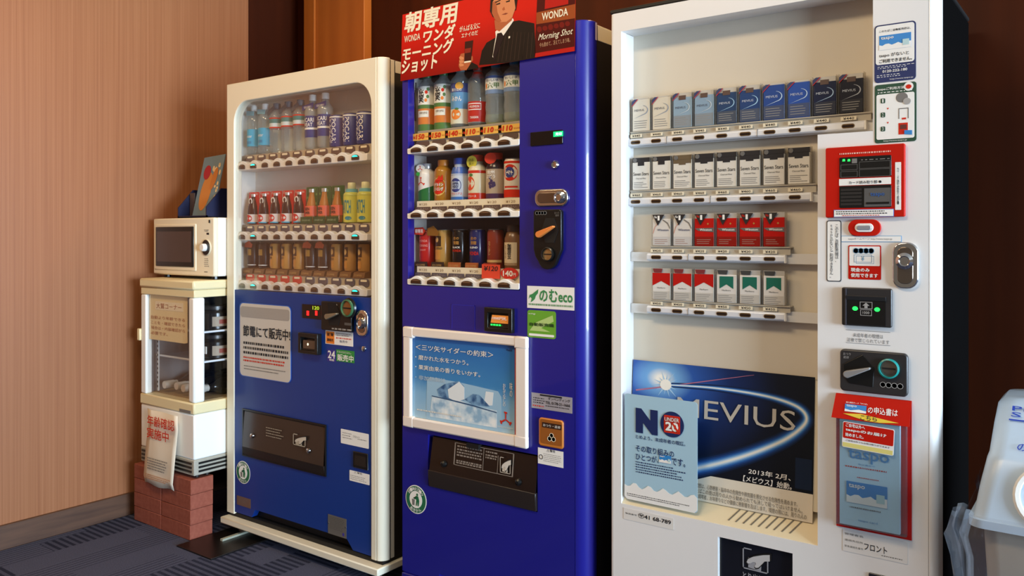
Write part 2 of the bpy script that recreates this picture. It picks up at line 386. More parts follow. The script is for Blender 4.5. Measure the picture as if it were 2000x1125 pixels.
# squat jars on the two shelves
for k, z in enumerate((.7005, .8205)):
    cx, cy = fx1-.085, fy0+.15
    t = thing('storage_jar', ('dark squat jar with printed label on the lower refrigerator shelf', 'dark squat jar with printed label on the upper refrigerator shelf')[k], 'jar', (cx, cy, z), 'jars in the refrigerator')
    MB().lathe([(.055, 0), (.06, .006), (.06, .07), (.05, .082), (.05, .084)], 0, 0, 0, 24).build('jar_body', M('jar_dark', '#1d1714', .15), t, smooth=True, local=True)
    MB().lathe([(.052, .084), (.054, .086), (.054, .098), (.05, .1), (0, .1)], 0, 0, 0, 24).build('lid', M('jar_lid', '#2a2422', .3), t, smooth=True, local=True)
    MB().lathe([(.0606, .016), (.0606, .056)], 0, 0, 0, 14, a0=-.75, a1=.75).build('label', M('jar_label', '#9a8a78', .6), t, smooth=True, local=True)
    MB().lathe([(.0609, .026), (.0609, .044)], 0, 0, 0, 8, a0=-.3, a1=.4).build('label_print', M('jar_print', '#8a3a2a', .6), t, smooth=True, local=True)
    if k == 0: MB().box(.048, .07, -.085, -.083, .03, .06).build('price_card', paper, t, local=True)
# paper bag taped to the front of the refrigerator
Fb = Face(fy0-.004)
x0, x1 = Fb.x(295), Fb.x(353); zt = Fb.z(297, 799); zb = Fb.z(292, 938)
pb = thing('paper_sheet', 'creased white printed paper with red lettering taped to the refrigerator', 'notice', (x0, fy0-.004, zb))
m = MB(); rows = [(zt, 0), (zt-.06, .003), (zt-.14, .010), (zb+.03, .016), (zb, .012)]
nx = 8
for z, d in rows:
    for i in range(nx+1):
        u = i/nx; m.v.append((x0+(x1-x0)*u-.006*(zt-z)/(zt-zb), fy0-.014-d-.004*sin(u*7+z*30)-.004*sin(z*40), z+(.006 if z == zt and u < .1 else 0)+.004*sin(u*9)*(1 if z == zb else 0)))
for j in range(len(rows)-1):
    for i in range(nx): a = j*(nx+1)+i; m.f.append((a, a+1, a+nx+2, a+nx+1))
sht = m.build('sheet', M('bag_paper', '#e6d8c2', .7), pb, smooth=True)
so = sht.modifiers.new('thick', 'SOLIDIFY'); so.thickness = .0006
Fp = Face(fy0-.0255)
text(pb, '年齢確認', Fp, (x0+.012, x1-.008, zt-.062, zt-.018), redink, .012, lift=.002)
text(pb, '実施中', Fp, (x0+.012, x1-.045, zt-.112, zt-.068), redink, .012, lift=.004)
Fp2 = Face(fy0-.036)
fine(pb, Fp2, (x0+.03, x1-.03, zb+.062, zb+.115), 5, greyink, lift=.002, seed=3)
fine(pb, Fp2, (x0+.008, x1-.012, zb+.022, zb+.045), 3, M('orange_ink', '#c98858', .7), lift=.002, seed=4)

# ------------------------------------------------------------------ microwave on the refrigerator
mx0, mx1, my0, my1, mz0, mz1 = -3.408, -2.9575, 1.955, 2.28, fz1+.0135, 1.284
FM = Face(my0)
mw = thing('microwave', 'cream microwave oven with dark window and round dial, on the refrigerator', 'microwave', (-3.18, 2.1, fz1))
mcream = M('microwave_cream', '#eadfc4', .35); mwhite = M('microwave_side', '#f3f1ec', .35)
for x in (mx0+.05, mx1-.05):
    for y in (my0+.05, my1-.05): MB().lathe([(.014, 0), (.014, .0125)], x, y, fz1+.0008, 10).build('foot', black, mw)
MB().box(mx0+.006, mx1, my0+.03, my1, mz0, mz1).build('housing', mwhite, mw, bevel=.006)
# slightly bowed front frame with control panel
def bowed(m, xa, xb, za, zb_, y, depth, n=10, bow=.012):
    for i in range(n+1):
        u = i/n; x = xa+(xb-xa)*u; w = (x-mx0)/(mx1-mx0); d = bow*(1-(2*w-1)**2)
        for yy in (y-d, y+depth): 
            for z in (za, zb_): m.v.append((x, yy, z))
    k = len(m.v)-4*(n+1)
    for i in range(n):
        a = k+4*i; b = a+4
        m.f += [(a, b, b+1, a+1), (a+2, a+3, b+3, b+2), (a, a+2, b+2, b), (a+1, b+1, b+3, a+3)]
    m.f += [(k, k+1, k+3, k+2), (k+4*n, k+4*n+2, k+4*n+3, k+4*n+1)]
    return m
bowed(MB(), mx0, mx1, mz0, mz1, my0+.012, .022).build('front_frame', mcream, mw, bevel=.006)
xd0, xd1 = mx0+.035, FM.x(379)
d = bowed(MB(), xd0-.02, xd1+.012, mz0+.02, mz1-.025, my0+.0085, .006).build('door', mcream, mw, bevel=.004)
bowed(MB(), xd0, xd1, mz0+.036, mz1-.036, my0+.0045, .006).build('window_surround', black, d, bevel=.003)
bowed(MB(), xd0+.014, xd1-.012, mz0+.056, mz1-.056, my0+.0038, .003).build('window', M('oven_window', '#4a3a36', .15), d)
# control panel: dial in a dark ring, small display and print
cxp = FM.x(399); czp = (mz0+mz1)/2-.002; yp = my0+.0085
MB().py(ell(cxp, czp, .034, .034, 28), yp-.004, yp+.006).build('dial_ring', M('ring_grey', '#d8cbb0', .4), mw, bevel=.002)
MB().py(ell(cxp+.004, czp, .027, .031, 28), yp-.0055, yp).build('dial_plate', black, mw)
MB().lathe([(.016, 0), (.0155, .014), (.013, .017), (0, .017)], cxp, yp-.005, czp, 24, axis='y').build('dial', whitep, mw, smooth=True)
Fq = Face(yp)
sticker(mw, 'display_window', Fq, (cxp-.014, cxp+.02, czp+.052, czp+.06), black)
fine(mw, Fq, (cxp-.012, cxp+.022, czp+.064, czp+.074), 2, greyink, seed=5, lift=.002)
fine(mw, Fq, (cxp-.018, cxp+.022, czp-.08, czp-.042), 5, greyink, seed=6, lift=.002, fill=.35)
fine(mw, Fq, (cxp-.01, cxp+.014, czp-.103, czp-.097), 1, ink, seed=6, lift=.002)
sticker(mw, 'badge', Fq, (mx1-.03, mx1-.021, mz1-.022, mz1-.01), ink, lift=.001)
MB().box(mx1-.0005, mx1+.001, my0+.10, my0+.13, mz0+.03, mz0+.14).build('side_label', M('label_grey', '#cfcac0', .6), mw)
# ------------------------------------------------------------------ leaflet box on the microwave
Fl = Face(2.02)
lx0 = -3.257; lx1 = -3.045; ly0 = 1.99; ly1 = 2.2; lz = mz1+.0004
lb = thing('leaflet_box', 'dark navy open tray with slanted sides standing on the microwave', 'box', (-3.13, 2.1, lz))
nv = M('navy_card', '#0e1338', .5)
for xa in (lx0, lx1-.006):
    MB().px([(ly0, lz), (ly1, lz), (ly1, lz+.125), (ly0+.07, lz+.125), (ly0, lz+.045)], xa, xa+.006).build('side_panel', nv, lb)
MB().box(lx0, lx1, ly1-.006, ly1, lz, lz+.125).build('back_panel', M('navy_inside', '#2a2226', .6), lb)
MB().box(lx0, lx1, ly0, ly1, lz, lz+.005).build('tray_floor', nv, lb)
MB().box(lx0, lx1, ly0, ly0+.006, lz, lz+.010).build('front_lip', nv, lb)
MB().box(lx0+.012, lx0+.045, ly0+.05, ly0+.055, lz+.005, lz+.11).build('divider', M('divider_brown', '#4a3a34', .4), lb)
lc = thing('leaflet', 'grey-blue spotted leaflet with bread picture leaning in the navy tray', 'leaflet', (-3.128, ly0+.036, lz+.0065), rot=(radians(-13), 0, 0))
MB().py([(-.075, 0), (.075, 0), (.075, .272), (-.075, .264)], -.002, .002).build('card', M('leaflet_blue', '#6f8490', .6), lc, local=True)
L0 = Face(0.0)
def lel(name, cx, cz, rx, rz, mat, lift, rot=0):
    pts = [(cx+u*cos(rot)-w*sin(rot), cz+u*sin(rot)+w*cos(rot)) for u, w in ell(0, 0, rx, rz, 18)]
    MB().py(pts, -.002-lift-.0004, -.002-lift).build(name, mat, lc, local=True)
br = M('bread_tan', '#c8803c', .7)
lel('bread_print', -.012, .11, .037, .085, br, .0004, -.1); lel('bread_print', .03, .165, .018, .05, M('bread_tan2', '#c07434', .7), .0008, -.2)
lel('badge_print', -.028, .195, .025, .032, M('leaflet_red', '#a8202c', .6), .0012)
rd = random.Random(3)
for i in range(16):
    u, w = rd.uniform(-.07, .07), rd.uniform(.04, .23)
    if abs(u+.01) < .04 and w < .2: u = .062
    lel('spot_print', u, w, .004+rd.random()*.004, .005+rd.random()*.007, M('spot_cream', '#e3c596', .7), .0005)
# ------------------------------------------------------------------ sample goods
def colmat(h, rough=.35):
    return M('print_'+h.lstrip('#'), h, rough)
def lathe_thing(name, label, cat, group, loc, parts, texts=(), n=20):
    t = thing(name, label, cat, loc, group)
    for pn, prof, mat in parts: MB().lathe(prof, 0, 0, 0, n).build(pn, mat, t, smooth=True, local=True)
    for a in texts: tcyl(t, *a[0], **(a[1] if len(a) > 1 else {}))
    return t
def arc_patch(t, name, R, z0, z1, a0, a1, mat, n=10):
    """label print wrapped on the cylinder; angle 0 faces the room"""
    return MB().lathe([(R, z0), (R, z1)], 0, 0, 0, n, a0=a0-pi/2, a1=a1-pi/2).build(name, mat, t, smooth=True, local=True)
def ell_patch(t, name, R, zc, w, h, a0, mat, n=20):
    m = MB(); vs = [(R*sin(a0), -R*cos(a0), zc)]
    for i in range(n):
        q = 2*pi*i/n; a = a0+w/2*cos(q)/R; vs.append((R*sin(a), -R*cos(a), zc+h/2*sin(q)))
    return m.add(vs, [(0, 1+i, 1+(i+1) % n) for i in range(n)]).build(name, mat, t, local=True, flat=True)
def bottle(label, group, loc, H, R, lab, labz, capm, body=None, cat='drink bottle', name='drink_bottle', ribs=0, label_parts=None, neck=.013):
    """PET bottle: ribbed body with shoulder and neck, wrap label, screw cap"""
    prof = [(0, .002), (R*.8, 0), (R*.97, .006), (R, .014)]
    z = .014
    if ribs:
        z0, z1 = .02, labz[0]-.004
        for i in range(ribs): 
            a = z0+(z1-z0)*i/ribs; b = z0+(z1-z0)*(i+.5)/ribs; prof += [(R, a), (R*.93, b)]
    sh = H*.70
    prof += [(R, labz[0]-.003), (R*.985, labz[0]), (R*.985, labz[1]), (R, labz[1]+.003)]
    if labz[1] < sh: prof += [(R, sh)]
    top = H-.022; s0 = max(sh, labz[1]+.004)
    for u in (.25, .5, .75, 1): prof.append((R+(neck-R)*(1-cos(u*pi))/2, s0+(top-s0)*u*.9))
    prof += [(neck, top)]
    parts = [('bottle_body', prof, body or pet), ('cap', [(neck+.0012, top-.002), (neck+.002, top), (neck+.002, H-.002), (neck+.0005, H), (0, H)], capm)]
    if label_parts:
        for a, b, m in label_parts: parts.append(('label', [(R*1.004, a), (R*1.004, b)], m))
    elif lab: parts.append(('label', [(R*1.004, labz[0]), (R*1.004, labz[1])], lab))
    return lathe_thing(name, label, cat, group, loc, parts)
def can(label, group, loc, H, R, bodym, cat='drink can', name='drink_can', slim=False, topm=None):
    k = .86 if slim else .9
    parts = [('can_body', [(R*k, 0), (R, .006), (R, H-.010), (R*k, H-.002)], bodym),
             ('can_lid', [(R*k, H-.003), (R*k+.001, H), (R*k-.002, H), (R*k-.004, H-.003), (0, H-.003)], topm or steel)]
    return lathe_thing(name, label, cat, group, loc, parts)
def bottlecan(label, group, loc, H, R, bodym, capm, neck=.016, sh=.72):
    parts = [('can_body', [(R*.92, 0), (R, .005), (R, H*sh), (R*.9, H*(sh+.06)), (neck+.003, H*(sh+.13)), (neck, H*(sh+.15)), (neck, H*.89)], bodym),
             ('cap', [(neck+.002, H*.86), (neck+.0025, H*.875), (neck+.0025, H-.002), (neck+.001, H), (0, H)], capm)]
    return lathe_thing('bottle_can', label, 'drink can', group, loc, parts)
# rail with wavy crest, buttons and their lights
def wavy_rail(par, F, X0, X1, z0, z1, cx, depth, bump, mat=whitep):
    n = 90; pts = [(X0+.004, z0), (X1-.004, z0), (X1, z0+.003)]
    for i in range(n, -1, -1):
        x = X0+(X1-X0)*i/n; d = min(abs(x-c) for c in cx); w = (cx[1]-cx[0])/2
        pts.append((x, z1+bump*(.5+.5*cos(pi*min(d/w, 1)))-bump*.5))
    pts.append((X0, z0+.003))
    r = MB().py(pts, F.Y, F.Y+depth).build('button_rail', mat, par, bevel=.0015)
    return r
def dome_button(par, F, c, zb, w, h, lit=None):
    m = MB(); pts = [(c-w/2, zb), (c+w/2, zb), (c+w/2, zb+h*.45)]+[(c+w/2*cos(a), zb+h*.45+h*.55*sin(a)) for a in [pi*i/10 for i in range(1, 10)]]+[(c-w/2, zb+h*.45)]
    m.py(pts, F.Y-.004, F.Y+.002).build('button', brownbtn, par, bevel=.0012)
    cap = [(c+w*.36*cos(a), zb+h*.58+h*.30*sin(a)) for a in [pi*i/10 for i in range(11)]]
    MB().py(cap, F.Y-.0048, F.Y-.0035).build('button_light' if lit else 'button_cap', lit or brownlid, par)

# ================================================================== drinks machine: white frame, blue lower panel
F1 = Face(2.02); XL, XR = -2.949, -2.050
XP = F1.x(735)                                   # where the front turns into the rounded corner post
m1 = thing('vending_machine', 'drinks vending machine with cream frame and blue lower panel, beside the microwave', 'vending machine', (-2.5, 2.37, 0))
blue1 = M('blue_panel', '#0c3484', .42, coat=.1)
ZT = 1.829; ZB = .0785
wx0, wx1 = F1.x(457), F1.x(724.5); wzt = F1.z(698, 161); R1 = .085
arch = [(XL, ZB), (XL, ZT), (XP, ZT), (XP, ZB), (wx1, ZB), (wx1, wzt-R1)]
arch += [(wx1-R1+R1*cos(a), wzt-R1+R1*sin(a)) for a in [pi/2*i/8 for i in range(1, 9)]]
arch += [(wx0+R1+R1*cos(a), wzt-R1+R1*sin(a)) for a in [pi/2+pi/2*i/8 for i in range(9)]]
arch += [(wx0, ZB)]
MB().py(arch, 2.02, 2.058).build('door_frame', cream, m1, bevel=.003)
post = [(XP, 2.02)]+[(XP+(XR-XP)*sin(a), 2.02+.034*(1-cos(a))) for a in [pi/2*i/8 for i in range(1, 9)]]+[(XR, 2.058), (XP, 2.058)]
MB().pz(post, ZB, ZT).build('corner_post', cream, m1, bevel=.004, seg=3)
# cabinet behind the door: side, top and rear walls round the lit display cavity
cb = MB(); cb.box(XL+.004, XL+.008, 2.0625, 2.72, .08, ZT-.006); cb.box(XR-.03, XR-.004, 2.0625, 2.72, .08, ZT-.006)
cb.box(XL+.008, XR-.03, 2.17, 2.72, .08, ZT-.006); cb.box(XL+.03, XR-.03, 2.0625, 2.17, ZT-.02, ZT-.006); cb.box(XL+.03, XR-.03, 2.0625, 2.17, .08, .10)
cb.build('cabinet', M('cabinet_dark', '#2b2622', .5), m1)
MB().box(XR-.03, XR-.0035, 2.0625, 2.082, .08, ZT-.004).build('cabinet_edge', cream, m1, bevel=.002)
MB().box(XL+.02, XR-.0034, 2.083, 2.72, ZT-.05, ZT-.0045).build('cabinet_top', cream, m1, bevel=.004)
# display cavity lining
lin1 = M('display_lining', '#ece4d8', .5)
zwb = F1.z(460, 566)
lb_ = MB(); lb_.box(wx0-.036, wx1+.01, 2.150, 2.156, zwb-.02, wzt+.02); lb_.box(wx0-.040, wx0-.036, 2.0595, 2.156, zwb-.02, wzt+.02); lb_.box(wx1+.004, wx1+.010, 2.06, 2.156, zwb-.02, wzt+.02)
lb_.box(wx0-.036, wx1+.004, 2.06, 2.156, wzt+.012, wzt+.018)
lb_.build('display_lining', lin1, m1)
MB().box(wx0-.003, wx1+.003, 2.0285, 2.0315, zwb-.004, wzt+.004).build('display_glass', glass, m1)
# blue lower door panel with the notched foot
n_pts = [(wx0, zwb), (wx0, F1.z(458, 1000)), (F1.x(490), F1.z(458, 1000)), (F1.x(497), F1.z(497, 996)), (F1.x(676), F1.z(497, 996)), (F1.x(688), F1.z(458, 1000)), (wx1, F1.z(458, 1000)), (wx1, zwb)]
bp1 = MB().py(n_pts, 2.0235, 2.05).build('lower_panel', blue1, m1)
MB().box(XL+.02, XR-.03, 2.055, 2.06, .085, .16).build('kick_recess', blackm, m1)
# base bar and feet
MB().box(XL-.004, XR+.004, 1.992, 2.72, .040, .066).build('base_bar', cream, m1, bevel=.004)
MB().box(XL+.01, XR-.01, 2.03, 2.70, .066, .082).build('base_gap', blackm, m1)
for x in (XL+.06, XR-.05):
    for y in (2.06, 2.66):
        z0 = .0063 if x < -2.7 else .0005
        MB().lathe([(.022, 0), (.022, .008), (.009, .012), (.009, .0397-z0)], x, y, z0, 14).build('levelling_foot', steel, m1, smooth=True)
tag(MB().box(-2.86, -2.845, 1.93, 2.12, .0062, .014).build('anchor_strip', M('strip_pale', '#c8cbb8', .3, .4)), 'thin pale metal strip lying on the black floor plate', 'strip')

# --- shelves, buttons, tags and goods of the first machine
FB = Face(2.040); FG = Face(2.100); FT = Face(2.058)
bx = [FB.x(473.2)+(FB.x(694.6)-FB.x(473.2))*i/9 for i in range(10)]
gx = [FG.x(495)+(FG.x(712)-FG.x(495))*i/9 for i in range(10)]
tagdark = M('tag_brown', '#5a4742', .4); tagred = M('tag_red', '#c23a2c', .5); tagpurple = M('tag_grey', '#554e58', .4)
rails1 = [(FB.z(463, 333.6), FB.z(463, 318.5)), (FB.z(463, 469.5), FB.z(463, 455)), (FB.z(463, 564), FB.z(463, 549.5))]
sx0, sx1 = FB.x(462), FB.x(717)
base1 = []
for k, (za, zb_) in enumerate(rails1):
    r = wavy_rail(m1, FB, sx0, sx1, za, zb_, bx, .03, .012)
    MB().box(sx0-.005, sx1+.02, FB.Y+.03, 2.15, za+.001, za+.006).build('shelf_plate', lin1, r)
    for i, c in enumerate(bx): dome_button(r, FB, c, za+.005, .038, .019, cyanled if i in (1, 9) else None)
    # sloping tag strip behind the rail with one tag per column
    zt0, zt1 = zb_+.001, zb_+.030
    MB().box(sx0+.02, sx1+.02, FT.Y+.014, FT.Y+.018, za+.006, zt1+.001).build('tag_strip', M('strip_shaded', '#b5a58c', .5), r)  # cream strip darkened in its colour for the shade behind the rail
    for i in range(10):
        c = FT.x(483.5)+(FT.x(706)-FT.x(483.5))*i/9
        mt_ = tagdark if k == 0 else (tagred if (k == 2 and i < 5) else tagpurple)
        MB().py(rr(c-.027, c+.027, zt0, zt1, .011), FT.Y+.011, FT.Y+.0138).build('price_tag', mt_, r, bevel=.001)
        MB().py(rr(c-.016, c+.016, zt1-.011, zt1-.003, .002, 2), FT.Y+.0102, FT.Y+.0112).build('price_slip', creamp, r)
    base1.append(za+.006)
zg = [FG.z(660, 287.5), FG.z(498, 438.7), FG.z(500, 534)]
YG = 2.105
for i in range(10): 
    pass
stand = M('stand_grey', '#a89c8c', .5)
for k in range(3): MB().box(gx[0]-.045, wx1+.002, 2.082, 2.148, zg[k]-.012, zg[k]-.0005).build('goods_step', stand, m1)
G1 = 'sample drinks on the top shelf of the blue and white machine'
capw = M('cap_white', '#e8e6e0', .4); capb = M('cap_pale_blue', '#a9c4cc', .4)
cyanl = M('label_cyan', '#3aa6cc', .4); pale = M('label_pale', '#dfe6e6', .4)
for i in range(2):
    t = bottle(f'clear water bottle with sky-blue label, {("leftmost of", "second in")[i]} the left machine’s top row', G1, (gx[i], YG, zg[0]), .205, .0295, cyanl, (.035, .105), capw, ribs=0)
    tcyl(t, 'water', .0300, .07, .08, .03, whiteink, a0=.1)
    arc_patch(t, 'label_print', .0300, .045, .056, -.5, .5, M('label_cyan_dark', '#2a84b0', .4))
    MB().py([(-.028, .165), (.020, .160), (.024, .178), (-.026, .184)], -.020, -.0185).build('neck_tag', M('tag_aqua', '#7fb8c6', .5), t, local=True)
for i in range(2, 5):
    t = bottle(f'ribbed water bottle with red-edged label, {ORD[i]} from left in the left machine’s top row', G1, (gx[i], YG, zg[0]), .200, .0295, None, (.098, .14), M('cap_slate', '#5a6a74', .4), ribs=5,
               label_parts=[(.098, .103, redink), (.103, .118, M('label_mist', '#cfd8d8', .5)), (.118, .135, M('label_teal', '#3f7a78', .5)), (.135, .140, redink)])
    MB().py([(-.03, .150), (.018, .176), (.010, .190), (-.034, .166)], -.0225, -.021).build('neck_tag', M('tag_slate', '#46505c', .5), t, local=True)
blu = M('label_royal', '#28387c', .4)
for i in range(5, 7):
    t = bottle(f'white-capped sports drink bottle, blue label, {ORD[i]} from left in the left machine’s top row', G1, (gx[i], YG, zg[0]), .212, .0305, None, (.045, .128), capw, body=clear('cloudy_bottle', '#d8dcd8', .1, .1, .35, '#d5d8d2'),
               label_parts=[(.045, .075, blu), (.075, .083, whitep), (.083, .128, blu)])
    tcyl(t, 'POCARI', .0313, .104, .120, .062, whiteink, .015); tcyl(t, 'SWEAT', .0313, .086, .101, .052, whiteink, .015)
    MB().py([(-.034, .150), (.030, .160), (.030, .178), (-.034, .168)], -.0245, -.023).build('neck_tag', blu, t, local=True)
    text(t, 'ION SUPPLY', Face(-.0245), (-.02, .022, .158, .166), whiteink, local=True)
for i in range(7, 10):
    t = can(f'dark blue can with vertical lettering, {ORD[i-7]} of three in the left machine’s top row', G1, (gx[i], YG, zg[0]), .120, .033, blu)
    arc_patch(t, 'label_print', .0333, .108, .113, -pi, pi, whitep, 24)
    m = MB(); 
    for s_, a0 in (('POCARI', .25), ('SWEAT', -.45)):
        vs, fs, a, b, c, d = tgeo(s_, .011); vv = []
        for x, y in vs:
            th_ = a0+((y-c)/(d-c)-.5)*.019/.0334; vv.append((.0334*sin(th_), -.0334*cos(th_), .104-(x-a)/(b-a)*.09))
        m.add(vv, fs)
    m.build('lettering', whiteink, t, local=True, flat=True)
# middle shelf: dummy cards with half-round bottles
G2 = 'sample drinks on the middle shelf of the blue and white machine'
def half(t, name, prof, mat, R_=1, x=0, z=0):
    return MB().lathe(prof, x, -.003, z, 12, a0=-pi, a1=0).build(name, mat, t, smooth=True, local=True)
def card(t, w, h, mat, zb=0): return MB().py(rr(-w/2, w/2, zb, h, .004, 3), -.003, .001).build('backing_card', mat, t, bevel=.0006, local=True)
cola = M('cola_brown', '#3a1510', .2); credm = M('cola_red', '#cf2318', .4); tin = M('tin', '#cfc8c0', .3, .5)
for i in range(5):
    t = thing('drink_sample', f'red sample card with dark cola bottle, {ORD[i]} from left on the left machine’s middle shelf', 'drink sample', (gx[i], YG, zg[1]), G2)
    card(t, .066, .134, credm)
    half(t, 'bottle_body', [(.0, .002), (.021, .004), (.025, .012), (.025, .05), (.022, .075), (.011, .103), (.009, .118), (.009, .121)], cola)
    half(t, 'cap', [(.0105, .115), (.0105, .125), (.0, .126)], tin)
    half(t, 'label', [(.0256, .010), (.0256, .042)], M('cola_label', '#e2d6d0', .4))
    ell_patch(t, 'label_print', .0266, .025, .040, .030, -.1, credm).location = (0, -.003, 0)
    MB().py(ell(-.001, .096, .012, .013, 16), -.0190, -.0180).build('round_tag', whiteink, t, local=True)
    MB().py(ell(-.001, .096, .006, .008, 12), -.0198, -.0189).build('tag_print', cola, t, local=True)
    text(t, 'Coca-Cola', Face(-.003), (-.027, .027, .122, .130), whiteink, local=True)
    arc_patch(t, 'blue_edge', .0259, .005, .010, -1.2, 1.2, M('label_cyan', '#3aa6cc')).location = (0, -.003, 0)
grn = M('card_green', '#2c5a2c', .45); ambr = M('amber_drink', '#b5702c', .25); coral = M('label_coral', '#e8694a', .4)
for i in range(5, 8):
    t = thing('drink_sample', f'green sample card with amber bottle, {ORD[i-5]} of three on the left machine’s middle shelf', 'drink sample', (gx[i], YG, zg[1]), G2)
    card(t, .069, .142, grn)
    half(t, 'bottle_body', [(.0, .003), (.024, .004), (.026, .012), (.025, .05), (.02, .078), (.012, .108), (.0105, .124)], ambr)
    half(t, 'cap', [(.012, .121), (.012, .134), (.0, .135)], tin)
    half(t, 'label', [(.0268, .03), (.0262, .068)], coral)
    tcyl(t, 'GREEN', .0277, .050, .062, .034, ink, .02, a0=-.15).location = (0, -.003, 0); tcyl(t, 'SHOWER', .0277, .036, .047, .038, ink, .02, a0=-.15).location = (0, -.003, 0)
    MB().py([(-.034, 0), (.034, 0), (.034, .026), (-.034, .026)], -.0325, -.0305).build('front_band', M('card_green_dark', '#234a24', .45), t, local=True)
    text(t, 'GINGER ALE', Face(-.0325), (-.024, .024, .010, .016), M('pale_green_ink', '#a8c09a'), local=True)
    rd = random.Random(i)
    for q in range(7): MB().py(ell(rd.uniform(-.028, .028), rd.uniform(.07, .137), .0035, .005, 8), -.0036, -.003).build('leaf_print', M('leaf_light', '#6f9a58', .6), t, local=True)
yel = M('label_lemon', '#d8d25a', .4)
for i in range(8, 10):
    t = bottle(f'lemon yellow drink bottle with blue lettering, {("second from right", "rightmost")[i-8]} on the left machine’s middle shelf', G2, (gx[i], YG, zg[1]), .15, .031, yel, (.006, .098), M('cap_pale_yellow', '#e4dfb0', .4), body=M('lemon_body', '#c9c860', .3))
    tcyl(t, 'MATCH', .0318, .035, .085, .045, M('match_blue', '#3f8a9a'), .02)
    ell_patch(t, 'label_print', .0317, .018, .028, .014, .35, M('match_blue', '#3f8a9a'))
    MB().lathe([(.0245, .107), (.0225, .126)], 0, 0, 0, 18).build('neck_label', M('label_sky', '#6fb2b8', .4), t, smooth=True, local=True)
# bottom shelf: coffee samples in dark holders
G3 = 'sample coffees on the bottom shelf of the blue and white machine'
gold = M('coffee_gold', '#b98440', .35); dkcan = M('coffee_dark', '#3a2418', .3); tan = M('coffee_tan', '#d0a868', .4); holder = M('holder_brown', '#2e1c12', .5)
for i in range(10):
    darkk = i in (0, 1, 5, 6)
    t = thing('coffee_sample', f'{"dark brown" if darkk else "gold and tan"} coffee can sample, {ORD[i]} from left on the left machine’s bottom shelf', 'drink sample', (gx[i], YG, zg[2]), G3)
    card(t, .066, .13, holder)
    half(t, 'can_body', [(.0, .022), (.023, .024), (.025, .030), (.025, .118), (.022, .123), (.0, .124)], dkcan if darkk else gold)
    MB().px([(-.036, 0), (-.004, 0), (-.004, .026), (-.030, .020)], -.030, .030).build('holder_foot', M('holder_tan', '#7a5430', .5), t, local=True)
    text(t, 'COFFEE', Face(-.0362), (-.02, .02, .006, .013), tan, local=True)
    if darkk:
        arc_patch(t, 'label_print', .0257, .075, .100, -.6, .5, M('coffee_gold2', '#9a7434', .35)).location = (0, -.003, 0)
        arc_patch(t, 'label_ring', .0257, .034, .037, -1.3, 1.3, whitep).location = (0, -.003, 0)
        if i in (0, 5, 6): MB().py([(-.026, .108), (.02, .106), (.026, .120), (.004, .134), (-.02, .126)], -.0305, -.029).build('promo_tag', M('promo_orange', '#c4502c', .5), t, local=True)
    else:
        arc_patch(t, 'label_print', .0257, .076, .112, -.7, .35, M('emblem_brown', '#4a2f1e', .4)).location = (0, -.003, 0)
        arc_patch(t, 'label_panel', .0257, .034, .060, -1.0, .2, M('coffee_orange', '#c98a3c', .4)).location = (0, -.003, 0)
        tcyl(t, 'BOSS', .0262, .064, .071, .022, ink, .01, a0=-.2).location = (0, -.003, 0)
        ell_patch(t, 'emblem', .0262, .094, .016, .022, -.2, tan).location = (0, -.003, 0)

# --- fittings on the blue lower panel
Fz = Face(2.0235)
r = Fz.rect(468, 590, 569, 733)
sw = sticker(m1, 'notice_window', Fz, r, M('window_trim', '#3a62b8', .3), .022, th=.002)
r2 = (r[0]+.007, r[1]-.002, r[2]+.003, r[3]-.003)
MB().py(rr(*r2, .02), 2.0205, 2.0212).build('notice_sheet', M('notice_grey', '#cdc6bd', .5), sw)
Fn = Face(2.0205)
sticker(sw, 'notice_head', Fn, (r2[0]+.004, r2[1]-.004, r2[3]-.055, r2[3]-.012), M('notice_head_grey', '#a39c96', .5), .012, lift=.0002)
text(sw, '節電にて販売中!', Fn, Fn.rect(475.5, 634.5, 567.5, 656), ink, .018)
fine(sw, Fn, Fn.rect(476, 664, 566, 692), 3, ink, seed=11, fill=.5, dash=.011)
fine(sw, Fn, Fn.rect(476, 694, 566, 706), 2, redink, seed=12, fill=.5, dash=.009)
fine(sw, Fn, Fn.rect(477, 711, 562, 722), 2, greyink, seed=13, fill=.3)
# small red LED display
r = Fz.rect(591, 593.6, 630.5, 620.5); o = sticker(m1, 'price_display', Fz, r, M('display_black', '#1c1213', .2), .002, th=.002)
Fd = Face(2.0213)
for px_ in (601.5, 618): text(o, '1', Fd, (Fd.x(px_-2), Fd.x(px_+2.4), Fd.z(px_, 616), Fd.z(px_, 607)), redled, .0, name='red_digit')
text(o, '120', Fd, Fd.rect(611, 597.5, 624, 604.5), M('lime_led', '#b8c83a', .4, emit='#a8d030', es=.8), .02, name='lime_digits')
# coin unit
x0, x1, z0, z1 = Fz.rect(633.5, 587.5, 692, 643)
cu_ = MB().py(rr(x0, x1, z0, z1, .006), 2.008, 2.0235).build('coin_unit', black, m1, bevel=.002)
def slot_disc(par, F, cx, cz, r, ringm, y, inner=None):
    MB().lathe([(r, 0), (r, .006), (r*.86, .008), (r*.84, .004), (r*.84, .001)], cx, y, cz, 28, axis='y').build('slot_ring', ringm, par, smooth=True)
    MB().lathe([(r*.84, .001), (r*.5, -.004+.006), (0, .001)], cx, y, cz, 28, axis='y').build('slot_cup', inner or steel, par, smooth=True)
    MB().box(cx-r*.62, cx+r*.62, y-.0035, y, cz-r*.07, cz+r*.07).build('coin_slot', blackm, par)
Fc_ = Face(2.008); cx_, cz_ = Fc_.p(681, 601.7)
MB().lathe([(.037, .002), (.034, .008), (.030, .009)], cx_, 2.012, cz_, 28, axis='y').build('slot_bezel', black, cu_, smooth=True)
